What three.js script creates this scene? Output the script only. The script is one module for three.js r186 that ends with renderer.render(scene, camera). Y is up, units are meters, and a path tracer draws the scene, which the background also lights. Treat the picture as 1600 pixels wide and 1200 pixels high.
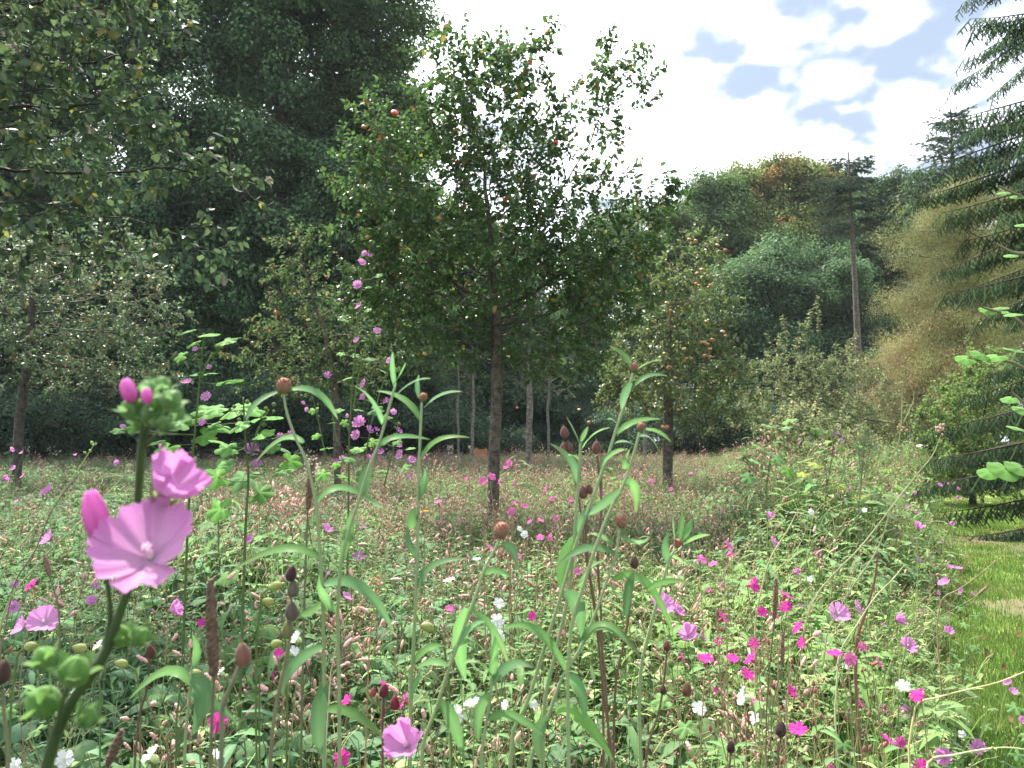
import * as THREE from 'three';
import { ImprovedNoise } from 'three/addons/math/ImprovedNoise.js';
import { mergeGeometries } from 'three/addons/utils/BufferGeometryUtils.js';

// ---------------------------------------------------------------- camera, sky, sun, exposure
const scene = new THREE.Scene();
const EYE = 1.05, PITCH = 4.0 * Math.PI / 180, F = 1202;          // F: focal length in photo pixels (1600 wide)
const camera = new THREE.PerspectiveCamera(2 * Math.atan(600 / F) * 180 / Math.PI, 4 / 3, 0.05, 600);
camera.position.set(0, EYE, 0); camera.rotation.x = PITCH;
camera.focus = 2.6; camera.userData.fStop = 11;
camera.updateProjectionMatrix(); camera.updateMatrixWorld(true);
const renderer = new THREE.WebGLRenderer({ antialias: true });
renderer.toneMapping = THREE.LinearToneMapping;
renderer.toneMappingExposure = 3.2;
renderer.shadowMap.enabled = true;

const SUN = new THREE.Vector3(-0.30, 0.80, -0.52).normalize();
const sun = new THREE.DirectionalLight(new THREE.Color(1, 0.95, 0.84), 4.3);
sun.position.copy(SUN).multiplyScalar(80); sun.target.position.set(0, 0, -15);
sun.castShadow = true; sun.shadow.mapSize.set(4096, 4096); sun.shadow.radius = 1.6;
Object.assign(sun.shadow.camera, { left: -60, right: 60, top: 60, bottom: -60, near: 1, far: 220 });
scene.add(sun, sun.target);

scene.fog = new THREE.FogExp2(new THREE.Color(0.85, 0.91, 1.0), 0.0004);
const perlin = new ImprovedNoise();
const fbm = (x, y, z, o = 5) => { let s = 0, a = 0.5; for (let i = 0; i < o; i++) { s += a * perlin.noise(x, y, z); x = x * 2.03 + 3.1; y = y * 2.03 + 1.7; z = z * 2.03 + 5.3; a *= 0.5; } return s; };
const sst = (a, b, x) => { const t = Math.min(1, Math.max(0, (x - a) / (b - a))); return t * t * (3 - 2 * t); };
const lerp = (a, b, t) => a + (b - a) * t;
{ // broken cloud on a pale blue sky, as a flat cloud layer looked up at
  const W = 2048, H = 1024, d = new Float32Array(W * H * 4), v = new THREE.Vector3();
  for (let r = 0; r < H; r++) for (let c = 0; c < W; c++) {
    const e = ((r + 0.5) / H - 0.5) * Math.PI, a = ((c + 0.5) / W - 0.5) * 2 * Math.PI, i = (r * W + c) * 4;
    v.set(Math.cos(a) * Math.cos(e), Math.sin(e), Math.sin(a) * Math.cos(e));
    const up = Math.max(v.y, 0), near = Math.max(0, v.dot(SUN));
    let R = lerp(0.215, 0.15, sst(0, .75, up)), G = lerp(0.25, 0.20, sst(0, .75, up)), B = lerp(0.30, 0.285, sst(0, .75, up));
    const glow = Math.pow(near, 10) * 0.5; R += glow; G += glow; B += glow * 0.9;
    const k = 1.9 / (up + 0.22), x = v.x * k, z = v.z * k;
    const n = fbm(x * 1.2 + 32.86, z * 1.2 + 25.76, 0.4, 6) + 0.35 * fbm(x * 0.45 + 1.2, z * 0.45 + 9.1, 3.3, 3) + 0.16 * Math.pow(near, 4);
    const nd = n + 0.42 * fbm(x * 4.6 + 3, z * 4.6 + 8, 1.7, 6), cov = sst(0.13, 0.27, nd), thin = sst(-0.16, 0.22, 0.6 * nd + 0.9 * fbm(x * 4.2, z * 4.2, 6, 6)) * 0.55;
    const thick = sst(0.30, 0.62, n);
    const L = lerp(1.25, 0.75, thick) + 0.9 * Math.pow(near, 8);
    const al = Math.max(cov, thin);
    d[i] = lerp(R, L * 0.95, al); d[i + 1] = lerp(G, L * 0.985, al); d[i + 2] = lerp(B, L * 1.06, al); d[i + 3] = 1;
  }
  const t = new THREE.DataTexture(d, W, H, THREE.RGBAFormat, THREE.FloatType);
  t.mapping = THREE.EquirectangularReflectionMapping; t.magFilter = THREE.LinearFilter; t.needsUpdate = true;
  scene.background = t; scene.environment = t;
}

// ---------------------------------------------------------------- helpers
const V = (x = 0, y = 0, z = 0) => new THREE.Vector3(x, y, z);
const rng = s => () => { s = (s + 0x6d2b79f5) | 0; let t = Math.imul(s ^ (s >>> 15), 1 | s); t = (t + Math.imul(t ^ (t >>> 7), 61 | t)) ^ t; return ((t ^ (t >>> 14)) >>> 0) / 4294967296; };
let rr = rng(11);
const rnd = (a = 0, b = 1) => a + (b - a) * rr();
const rdir = () => { const z = rnd(-1, 1), a = rnd(0, 6.2832), s = Math.sqrt(1 - z * z); return V(s * Math.cos(a), z, s * Math.sin(a)); };
const pick = a => a[Math.floor(rr() * a.length) % a.length];
const CP = Math.cos(PITCH), SP = Math.sin(PITCH);
const W = (px, py, D) => { const x = (px - 800) / F * D, y = (600 - py) / F * D; return V(x, EYE + y * CP + D * SP, y * SP - D * CP); };   // photo pixel + depth -> point
const Gd = (px, z) => { const D = z * CP - EYE * SP; return V((px - 800) / F * D, 0, -z); };                                               // ground point under a pixel column
const proj = p => { const y = p.y - EYE, D = -p.z * CP + y * SP, u = y * CP + p.z * SP; return [800 + p.x / D * F, 600 - u / D * F, D]; };
const mul = (c, k) => [c[0] * k, c[1] * k, c[2] * k];
const mixc = (a, b, t) => [lerp(a[0], b[0], t), lerp(a[1], b[1], t), lerp(a[2], b[2], t)];
const perp = (d, h = V(0, 1, 0)) => { const s = V().crossVectors(d, h); if (s.lengthSq() < 1e-6) s.crossVectors(d, V(1, 0, 0.3)); return s.normalize(); };
const catmull = (pts, n) => new THREE.CatmullRomCurve3(pts, false, 'centripetal').getPoints(n);

class MB {                                             // mesh builder: collects coloured triangles
  constructor() { this.p = []; this.c = []; this.u = []; this.i = []; }
  v(p, c, u = 0, w = 0) { this.p.push(p.x, p.y, p.z); this.c.push(c[0], c[1], c[2]); this.u.push(u, w); return this.p.length / 3 - 1; }
  t(a, b, c) { this.i.push(a, b, c); }
  q(a, b, c, d) { this.i.push(a, b, c, a, c, d); }
  tube(pts, rad, segs, col, cap = false) {
    const n = pts.length; let prev = null, N = null, along = 0;
    for (let i = 0; i < n; i++) {
      const T = V().subVectors(pts[Math.min(n - 1, i + 1)], pts[Math.max(0, i - 1)]); if (T.lengthSq() < 1e-12) T.set(0, 1, 0); T.normalize();
      if (i) along += pts[i].distanceTo(pts[i - 1]);
      N = N ? N.clone().addScaledVector(T, -N.dot(T)) : perp(T, Math.abs(T.y) > 0.9 ? V(0, 0, 1) : V(0, 1, 0)); N.normalize();
      const Bn = V().crossVectors(T, N), r = typeof rad === 'function' ? rad(i / (n - 1)) : rad[i], ring = [];
      for (let k = 0; k <= segs; k++) { const a = k / segs * 6.28318, cc = typeof col === 'function' ? col(i / (n - 1), k / segs) : col; ring.push(this.v(pts[i].clone().addScaledVector(N, Math.cos(a) * r).addScaledVector(Bn, Math.sin(a) * r), cc, k / segs, along)); }
      if (prev) for (let k = 0; k < segs; k++) this.q(prev[k], prev[k + 1], ring[k + 1], ring[k]);
      prev = ring;
    }
    if (cap && prev) { const e = this.v(pts[n - 1], typeof col === 'function' ? col(1, 0) : col); for (let k = 0; k < segs; k++) this.t(prev[k], prev[k + 1], e); }
    return this;
  }
  blob(a, b, rf, rings, segs, col, jit = 0, lobes = 0, lobeAmp = 0) {       // lathe along a-b with profile rf(t), bumps and lobes
    const T = V().subVectors(b, a), L = T.length(); T.normalize(); const N = perp(T, Math.abs(T.y) > 0.9 ? V(0, 0, 1) : V(0, 1, 0)), Bn = V().crossVectors(T, N); let prev = null;
    for (let i = 0; i <= rings; i++) {
      const t = i / rings, r0 = rf(t), ring = [];
      for (let k = 0; k < segs; k++) {
        const an = (k + (i % 2) * 0.5 * (jit > 0)) / segs * 6.28318, r = r0 * (1 + jit * rnd(-1, 1)) * (1 + lobeAmp * Math.cos(an * lobes));
        ring.push(this.v(a.clone().addScaledVector(T, L * t).addScaledVector(N, Math.cos(an) * r).addScaledVector(Bn, Math.sin(an) * r), typeof col === 'function' ? col(t, an) : col));
      }
      if (prev) for (let k = 0; k < segs; k++) this.q(prev[k], prev[(k + 1) % segs], ring[(k + 1) % segs], ring[k]);
      if (!i || i === rings) { const e = this.v(a.clone().addScaledVector(T, L * t), typeof col === 'function' ? col(t, 0) : col); for (let k = 0; k < segs; k++) i ? this.t(ring[k], ring[(k + 1) % segs], e) : this.t(ring[(k + 1) % segs], ring[k], e); }
      prev = ring;
    }
    return this;
  }
  blade(o) {                                           // a leaf: folded along its midrib, bent along its length
    const { base, dir, nrm, len, wid, seg = 2, bend = 0.4, fold = 0.25, shape = SH.ovate, col, col2 = col, mid = null } = o;
    const d = dir.clone().normalize(), n0 = nrm.clone().addScaledVector(d, -nrm.dot(d)); if (n0.lengthSq() < 1e-6) n0.copy(perp(d)); n0.normalize();
    const s = V().crossVectors(d, n0), p = base.clone(); let prev = null;
    for (let i = 0; i <= seg; i++) {
      const t = i / seg, a = bend * t, n = n0.clone().multiplyScalar(Math.cos(a)).addScaledVector(d, Math.sin(a)), w = shape(t) * wid / 2, cc = mixc(col, col2, t);
      if (i) p.addScaledVector(d, Math.cos(a) * len / seg).addScaledVector(n0, -Math.sin(a) * len / seg);
      const m = this.v(p, mid || cc, 0.5, t);
      const cur = w < 1e-7 ? [m, m, m] : [this.v(p.clone().addScaledVector(s, -w).addScaledVector(n, fold * w), cc, 0, t), m, this.v(p.clone().addScaledVector(s, w).addScaledVector(n, fold * w), cc, 1, t)];
      if (prev) for (const k of [0, 1]) { if (prev[k] !== prev[k + 1]) this.t(prev[k], prev[k + 1], cur[k + 1]); if (cur[k] !== cur[k + 1]) this.t(prev[k], cur[k + 1], cur[k]); }
      prev = cur;
    }
    return this;
  }
  arc(p0, p1, p2, wid, hint, col, seg = 10, fold = 0.22, edge = null) {      // a long leaf through three points
    const c = p1.clone().multiplyScalar(2).addScaledVector(p0, -0.5).addScaledVector(p2, -0.5); let prev = null;
    for (let i = 0; i <= seg; i++) {
      const t = i / seg, q = 1 - t, p = p0.clone().multiplyScalar(q * q).addScaledVector(c, 2 * q * t).addScaledVector(p2, t * t);
      const T = c.clone().sub(p0).multiplyScalar(2 * q).addScaledVector(p2.clone().sub(c), 2 * t).normalize(), s = V().crossVectors(T, hint).normalize(), n = V().crossVectors(s, T);
      const w = wid / 2 * SH.lance(t) * (1 + 0.07 * Math.sin(i * 2.3)), cm = mul(col, 1.35), ce = edge && t > 0.55 ? mixc(col, edge, (t - 0.55) / 0.45) : col;
      const m = this.v(p, cm), cur = w < 1e-6 ? [m, m, m] : [this.v(p.clone().addScaledVector(s, -w).addScaledVector(n, fold * w), ce), m, this.v(p.clone().addScaledVector(s, w).addScaledVector(n, fold * w), ce)];
      if (prev) for (const k of [0, 1]) { if (prev[k] !== prev[k + 1]) this.t(prev[k], prev[k + 1], cur[k + 1]); if (cur[k] !== cur[k + 1]) this.t(prev[k], cur[k + 1], cur[k]); }
      prev = cur;
    }
    return this;
  }
  palm(base, nrm, fwd, R, lobes, col, o = {}) {         // a round lobed leaf (mallow): fan with folds between the lobes
    const n = nrm.clone().normalize(), f = fwd.clone().addScaledVector(n, -fwd.dot(n)).normalize(), s = V().crossVectors(f, n), A = o.segs || lobes * 4, span = 5.3, vein = o.vein || mul(col, 1.45), deep = o.deep ?? 0.16;
    const c0 = this.v(base, vein); let prev = null;
    for (let k = 0; k <= A; k++) {
      const u = k / A, th = -span / 2 + span * u, lob = Math.abs(Math.cos(u * lobes * Math.PI - Math.PI / 2)), r = R * (1 - deep + deep * lob) * (0.82 + 0.18 * Math.sin(u * Math.PI)) * rnd(0.93, 1.05), col1 = mixc(col, vein, Math.pow(lob, 6) * 0.6), cur = [];
      for (const q of [0.45, 0.8, 1]) {
        const h = R * (0.045 * q * (lob - 0.5) + (o.cup ?? 0.1) * 0.6 * q * q * Math.sin(u * 9 + 1) - (o.droop ?? 0.25) * 0.7 * q * q);
        cur.push(this.v(base.clone().addScaledVector(f, Math.cos(th) * r * q).addScaledVector(s, Math.sin(th) * r * q).addScaledVector(n, h), q > 0.9 ? col : col1));
      }
      if (prev) { this.t(c0, prev[0], cur[0]); for (const j of [0, 1]) this.q(prev[j], prev[j + 1], cur[j + 1], cur[j]); }
      prev = cur;
    }
    return this;
  }
  geom(off) {
    const g = new THREE.BufferGeometry(); const p = Float32Array.from(this.p); if (off) for (let i = 0; i < p.length; i += 3) { p[i] -= off.x; p[i + 1] -= off.y; p[i + 2] -= off.z; }
    g.setAttribute('position', new THREE.BufferAttribute(p, 3)); g.setAttribute('color', new THREE.Float32BufferAttribute(this.c, 3)); g.setAttribute('uv', new THREE.Float32BufferAttribute(this.u, 2)); g.setIndex(this.i); g.computeVertexNormals(); return g;
  }
  build(name, mat, parent) { const g = this.geom(rootOf(parent)); return mesh(name, g, mat, parent); }
}
const SH = {
  ovate: t => Math.pow(Math.sin(Math.PI * Math.pow(t, 0.75)), 0.85), lance: t => Math.pow(Math.sin(Math.PI * Math.min(1, 0.06 + 0.94 * t)), 0.62) * (1 - 0.35 * t),
  grass: t => 1 - t * t, round: t => Math.pow(Math.sin(Math.PI * t), 0.55),
};
const tops = new Map();
const rootOf = o => { while (o && o.parent && o.parent !== scene) o = o.parent; return o && o !== scene ? o.position : null; };
const used = {};
const numbered = n => { used[n] = (used[n] ?? -1) + 1; return used[n] ? n + '_' + String(used[n]).padStart(3, '0') : n; };
const mesh = (name, g, mat, parent) => { const m = new THREE.Mesh(g, mat); m.name = name; m.castShadow = m.receiveShadow = true; parent.add(m); return m; };
function thing(name, label, category, pos, group) {
  const o = new THREE.Group(); o.name = numbered(name); o.position.copy(pos); scene.add(o); o.userData = { label, category }; if (group) o.userData.group = group; return o;
}
function inst(name, g, mat, list, parent) {             // list of {m: Matrix4, c: [r,g,b]}; world matrices
  const im = new THREE.InstancedMesh(g, mat, list.length), off = rootOf(parent), M = new THREE.Matrix4(), C = new THREE.Color();
  list.forEach((e, i) => { M.copy(e.m); if (off) { M.elements[12] -= off.x; M.elements[13] -= off.y; M.elements[14] -= off.z; } im.setMatrixAt(i, M); im.setColorAt(i, C.setRGB(e.c[0], e.c[1], e.c[2])); });
  im.name = name; im.userData.kind = 'stuff'; im.castShadow = im.receiveShadow = true; parent.add(im); return im;
}
const basis = (p, dir, nrm, s, sw = s) => { const d = dir.clone().normalize(), n = nrm.clone().addScaledVector(d, -nrm.dot(d)); if (n.lengthSq() < 1e-6) n.copy(perp(d)); n.normalize(); const x = V().crossVectors(n, d); return new THREE.Matrix4().makeBasis(x.multiplyScalar(sw), n.multiplyScalar(s), d.multiplyScalar(s)).setPosition(p); };   // x side, y normal, z along
const yTurn = (p, a, s, sy = s, tilt = 0, ta = 0) => new THREE.Matrix4().compose(p, new THREE.Quaternion().setFromAxisAngle(V(Math.cos(ta), 0, Math.sin(ta)), tilt).multiply(new THREE.Quaternion().setFromAxisAngle(V(0, 1, 0), a)), V(s, sy, s));

const leafMat = (tr = 0.4, coat = 0, rough = 1, cr = 0.35, sp = 0.25) => new THREE.MeshPhysicalMaterial({ vertexColors: true, specularIntensity: sp, side: THREE.DoubleSide, roughness: rough, transmission: tr, thickness: 0, clearcoat: coat, clearcoatRoughness: cr });
const M = {
  leaf: leafMat(0.55, 0.1), gloss: leafMat(0.45, 0.6, 1, 0.34), forest: leafMat(0.4, 0.12), petal: leafMat(0.5, 0, 1), hero: leafMat(0.55, 0.2, 1, 0.4),
  plain: new THREE.MeshStandardMaterial({ vertexColors: true, side: THREE.DoubleSide, roughness: 0.85 }),
  fruit: new THREE.MeshPhysicalMaterial({ vertexColors: true, roughness: 0.45, clearcoat: 0.3, clearcoatRoughness: 0.3 }),
};
{ // bark: fine rings and cracks
  const n = 256, d = new Uint8Array(n * n * 4), e = new Uint8Array(n * n * 4);
  for (let y = 0; y < n; y++) for (let x = 0; x < n; x++) {
    const a = x / n * 6.2832, b = fbm(Math.cos(a) * 1.2 + 5, Math.sin(a) * 1.2 + 5, y / n * 9, 4), r = perlin.noise(Math.cos(a) * 0.8, Math.sin(a) * 0.8, y / n * 42), i = (y * n + x) * 4, h = 128 + 120 * b + 60 * r;
    d[i] = d[i + 1] = d[i + 2] = Math.max(0, Math.min(255, h)); d[i + 3] = 255;
    const k = Math.max(0, Math.min(255, 185 + 130 * b + 50 * r)); e[i] = k; e[i + 1] = k; e[i + 2] = k * 0.98; e[i + 3] = 255;
  }
  const mk = (q, cs) => { const t = new THREE.DataTexture(q, n, n); t.wrapS = t.wrapT = THREE.RepeatWrapping; t.magFilter = THREE.LinearFilter; t.repeat.set(1, 1.6); if (cs) t.colorSpace = cs; t.needsUpdate = true; return t; };
  M.bark = new THREE.MeshStandardMaterial({ vertexColors: true, roughness: 0.92, bumpMap: mk(d), bumpScale: 0.006, map: mk(e, THREE.SRGBColorSpace) });
}

// ---------------------------------------------------------------- tree growth (branches grow towards points spread through the crown)
function grow(o) {                                      // o: trunk [Vector3], attr [Vector3], step, kill, rBase, rTip
  const { step, kill } = o, P = [], par = [], kids = [];
  const add = (p, q) => { P.push(p); par.push(q); kids.push(0); if (q >= 0) kids[q]++; return P.length - 1; };
  let last = -1; const tl = o.trunk;
  for (let i = 0; i < tl.length; i++) { if (!i) { last = add(tl[0].clone(), -1); continue; } const n = Math.max(1, Math.round(tl[i].distanceTo(tl[i - 1]) / step)); for (let k = 1; k <= n; k++) last = add(tl[i - 1].clone().lerp(tl[i], k / n), last); }
  for (const e of o.extra || []) { const a = P[last].clone(), n = Math.max(1, Math.round(a.distanceTo(e) / step)); let q = last; for (let k = 1; k <= n; k++) q = add(a.clone().lerp(e, k / n).add(V(0, -0.12 * Math.sin(Math.PI * k / n), 0)), q); kids[last] = 0; }
  const skip = o.bare ?? 0, A = o.attr.map(p => ({ p, d: 1e9, n: -1, on: true }));
  for (const a of A) for (let i = 0; i < P.length; i++) { if (P[i].y - P[0].y < skip) continue; const d = a.p.distanceToSquared(P[i]); if (d < a.d) { a.d = d; a.n = i; } }
  for (let it = 0; it < (o.iters || 90); it++) {
    const pull = new Map();
    for (const a of A) if (a.on) { let s = pull.get(a.n); if (!s) pull.set(a.n, s = V()); s.add(a.p.clone().sub(P[a.n]).normalize()); }
    if (!pull.size) break; let made = 0; const first = P.length;
    for (const [n, s] of pull) { if (kids[n] > 3) { for (const a of A) if (a.on && a.n === n) a.on = false; continue; } s.normalize().addScaledVector(rdir(), 0.22).normalize(); if (par[n] >= 0) s.addScaledVector(P[n].clone().sub(P[par[n]]).normalize(), 0.35).normalize(); add(P[n].clone().addScaledVector(s, step), n); made++; }
    if (!made) break;
    for (const a of A) if (a.on) { for (let i = first; i < P.length; i++) { const d = a.p.distanceToSquared(P[i]); if (d < a.d) { a.d = d; a.n = i; } } if (a.d < kill * kill) a.on = false; }
  }
  const n = P.length, raw = new Float32Array(n), ch = P.map(() => []), e = 2.4;
  for (let i = n - 1; i >= 0; i--) { if (!ch[i].length) raw[i] = 1; else raw[i] = Math.pow(ch[i].reduce((s, c) => s + Math.pow(raw[c], e), 0), 1 / e); if (par[i] >= 0) ch[par[i]].unshift(i); }
  const pw = Math.log(o.rBase / o.rTip) / Math.log(Math.max(raw[0], 1.5)), R = Array.from(raw, x => o.rTip * Math.pow(x, pw));
  const lines = [], todo = [[0, -1]];
  while (todo.length) { let [i, from] = todo.pop(); const pts = from >= 0 ? [P[from], P[i]] : [P[i]], rs = from >= 0 ? [Math.min(R[from], R[i] * 1.25), R[i]] : [R[i] * 1.25]; while (ch[i].length) { const c = ch[i].slice().sort((a, b) => raw[b] - raw[a]); for (const k of c.slice(1)) todo.push([k, i]); i = c[0]; pts.push(P[i]); rs.push(R[i]); } if (pts.length > 1) lines.push([pts, rs]); }
  const dir = P.map((p, i) => par[i] >= 0 ? p.clone().sub(P[par[i]]).normalize() : V(0, 1, 0));
  return { P, par, ch, R, raw, dir, lines };
}
function limbs(g, col, minR = 0, segMax = 9) {
  const mb = new MB();
  for (const [pts, rs] of g.lines) { if (rs[0] < minR) continue; const s = Math.max(3, Math.min(segMax, Math.round(3 + rs[0] * 60))); mb.tube(pts, rs, s, (t, k) => mul(col, 0.85 + 0.3 * Math.abs(Math.sin(t * 37 + k * 9)))); }
  return mb;
}
const blobsOf = (list, D) => list.map(b => { const d = b[4] ?? D; return { c: W(b[0], b[1], d), r: V(b[2] / F * d, b[3] / F * d, b[5] ?? (b[2] / F * d * 0.85)), w: b[6] ?? 1 }; });   // [px, py, rx, ry, depth?, rz?, weight?]
function inBlobs(bl, n, shell = 0, rag = 0, clump = 0) {                     // points through the blobs, by volume
  const w = bl.map(b => b.w * Math.pow(b.r.x * b.r.y * b.r.z, 0.85)), tot = w.reduce((a, b) => a + b), out = []; let tries = 0;
  for (let i = 0; i < n; i++) { let k = 0, x = rnd(0, tot); while (x > w[k] && k < w.length - 1) x -= w[k++]; const b = bl[k], q = rdir().multiplyScalar(lerp(Math.cbrt(rnd()), 1, shell * rnd())); const p = V(b.c.x + q.x * b.r.x, b.c.y + q.y * b.r.y, b.c.z + q.z * b.r.z); p.out = q; p.blob = b; out.push(p); }
  return out;
}
const TAU = 6.28318;
const lumps = (bl, m) => bl.flatMap(b => Array.from({ length: m }, () => { const d = rdir(), f = rnd(0.45, 1.08), k = rnd(0.15, 0.36); return { c: V(b.c.x + d.x * b.r.x * f, b.c.y + d.y * b.r.y * f, b.c.z + d.z * b.r.z * f), r: V(b.r.x * k * 1.15, b.r.y * k * 1.15, b.r.z * k * 1.15), w: b.w }; }));
// one leaf of unit length along +z, upper side +y
function leafGeom(wid, shape, seg, bend, fold, c1, c2) { return new MB().blade({ base: V(), dir: V(0, 0, 1), nrm: V(0, 1, 0), len: 1, wid, seg, bend, fold, shape, col: c1, col2: c2 || c1, mid: mul(c1, 1.25) }).geom(); }
const one = [1, 1, 1];

function fruitTree(o) {
  rr = rng(o.seed);
  const base = Gd(o.px, o.z), D = proj(base)[2], bl = blobsOf(o.blobs, D), tk = [base, ...o.trunk.map(([x, y, dz]) => W(x, y, D + (dz || 0)))];
  const T = thing(o.name, o.label, o.cat || 'tree', base);
  const g = grow({ trunk: tk, attr: inBlobs(bl, o.n, 0.15, 0.35), step: o.step, kill: o.kill, rBase: o.rBase, rTip: o.rTip ?? 0.0022, bare: o.bare, extra: o.cat === 'bush' ? bl.map(b => b.c) : null });
  const wood = limbs(g, o.bark, 0), L = [];
  const shoot = (p, d, len, n) => {
    const end = p.clone().addScaledVector(d, len), side = perp(d), up = V().crossVectors(side, d);
    wood.tube([p, p.clone().lerp(end, 0.5).addScaledVector(rdir(), len * 0.06), end], [0.0022, 0.0016, 0.0008], 3, mul(o.bark, 0.9));
    for (let j = 0; j < n; j++) {
      const t = (j + 0.6) / n, a = j * 2.4 + rnd(0, 1), rad = side.clone().multiplyScalar(Math.cos(a)).addScaledVector(up, Math.sin(a));
      const dd = d.clone().multiplyScalar(rnd(0.25, 0.75)).add(rad).addScaledVector(V(0, 1, 0), -o.hang * rnd(0.2, 1.3)).normalize();
      const nn = V(0, 1, 0).addScaledVector(d, -0.3).addScaledVector(rdir(), o.flutter ?? 0.55), s = o.leaf * rnd(0.65, 1.2) * (t > 0.9 ? 0.7 : 1);
      const tone = rnd(0.68, 1.35), c = mul(rnd() < o.yellow ? pick(o.odd) : mixc(o.col, o.col2, rnd()), tone);
      L.push({ m: basis(p.clone().lerp(end, t), dd, nn, s, s * rnd(0.85, 1.15)), c, p: p.clone().lerp(end, t), s });
    }
  };
  for (let i = tk.length; i < g.P.length; i++) {
    if (g.raw[i] > (o.leafy ?? 2.2)) continue; const tip = !g.ch[i].length, k = tip ? o.perTip : (rnd() < o.perNode ? 1 : 0);
    for (let j = 0; j < k; j++) shoot(g.P[i], g.dir[i].clone().multiplyScalar(tip ? 0.8 : 0.3).addScaledVector(rdir(), 0.75).addScaledVector(V(0, 1, 0), o.up ?? 0.35).normalize(), o.shootLen * rnd(0.6, 1.3), Math.round(o.leaves * rnd(0.7, 1.3)));
  }
  for (const [x, y, x2, y2, dz] of o.whips || []) {      // upright shoots that break the outline
    const a = W(x, y, D + (dz || 0)), b = W(x2, y2, D + (dz || 0)), d = b.clone().sub(a), len = d.length(); d.normalize();
    let near = null, bd = 1e9; for (let i = 0; i < g.P.length; i++) { const q = g.P[i].distanceToSquared(a); if (q < bd) { bd = q; near = g.P[i]; } }
    wood.tube([near, a.clone().lerp(near, 0.5), a], [0.005, 0.004, 0.003], 4, o.bark); shoot(a, d, len, Math.round(len / 0.022)); const f = Math.round(len / 0.12); for (let k = 1; k < f; k++) shoot(a.clone().lerp(b, k / f), d.clone().addScaledVector(rdir(), 0.7).normalize(), 0.1, 5);
  }
  wood.build('trunk', M.bark, T);
  const shp = o.shape || SH.ovate, G = [leafGeom(o.wid, shp, 3, 0.5, 0.3, one, mul(one, 0.9)), leafGeom(o.wid * 0.9, shp, 3, 1.0, 0.42, one, mul(one, 1.1)), leafGeom(o.wid, shp, 3, -0.25, 0.2, mul(one, 0.9), one)];
  let rest = L;
  if (o.parts) {
    for (const e of L) { const q = proj(e.p); e.size = q[0] > -10 && q[0] < 1610 && q[1] > -10 && q[1] < 1210 && q[2] > 0.3 ? e.s / q[2] : 0; }
    const s = L.slice().sort((a, b) => b.size - a.size), tones = [0, 1, 2, 3, 4, 5].map(k => { const m = (o.mat || M.leaf).clone(); m.color = new THREE.Color().setRGB(...mul(k < 4 ? mixc(o.col, o.col2, k / 3) : pick(o.odd), [0.8, 1, 1.2, 1.05, 1, 0.9][k])); return m; });
    s.slice(0, o.parts).forEach((e, i) => { const m = mesh('leaf', G[i % 3], rnd() < o.yellow ? tones[4 + i % 2] : tones[Math.floor(rnd(0, 4))], T); e.m.decompose(m.position, m.quaternion, m.scale); m.position.sub(base); e.part = true; });
    rest = L.filter(e => !e.part);
  }
  G.forEach((q, k) => inst('crown', q, o.mat || M.leaf, rest.filter((_, i) => i % 3 === k), T));
  for (const [x, y, s, c, dz] of o.fruit || []) {
    const d = D + (dz ?? -0.25), c0 = W(x, y, d), r = s / 2 / F * d, a = APPLE(c); const m = mesh('apple', a, M.fruit, T); m.position.copy(c0).sub(base); m.scale.setScalar(r); m.rotation.set(rnd(-0.5, 0.5), rnd(0, 6), rnd(-0.5, 0.5));
    const st = new MB(), top = c0.clone().add(V(0, r * 0.8, 0)); let near = null, bd = 1e9; for (let i = tk.length; i < g.P.length; i++) { const q = g.P[i].distanceToSquared(c0); if (g.P[i].y > c0.y && q < bd) { bd = q; near = g.P[i]; } }
    if (near && bd < 1) { st.tube([near, near.clone().lerp(top, 0.6).add(V(0, 0.02, 0)), top], [0.003, 0.002, 0.0015], 3, o.bark); const sm = st.build('fruit_stalk', M.plain, T); }
  }
  return T;
}
const appleCache = {};
function APPLE(c) {
  const k = c.join(); if (appleCache[k]) return appleCache[k]; const b = new MB();
  b.blob(V(0, -0.86, 0), V(0, 0.86, 0), t => { const a = Math.PI * t; return Math.max(0.02, Math.sin(a) * (0.98 + 0.08 * Math.cos(a - 0.3))); }, 12, 14, (t, an) => mixc(c, [0.55, 0.42, 0.10], 0.35 * Math.max(0, Math.sin(an * 2 + t * 3)) * (0.4 + t)));
  for (let i = 0; i < b.p.length; i += 3) { const q = Math.hypot(b.p[i], b.p[i + 2]); if (b.p[i + 1] > 0) b.p[i + 1] -= 0.3 * Math.exp(-q * q * 14); }
  return appleCache[k] = b.geom();
}

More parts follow.
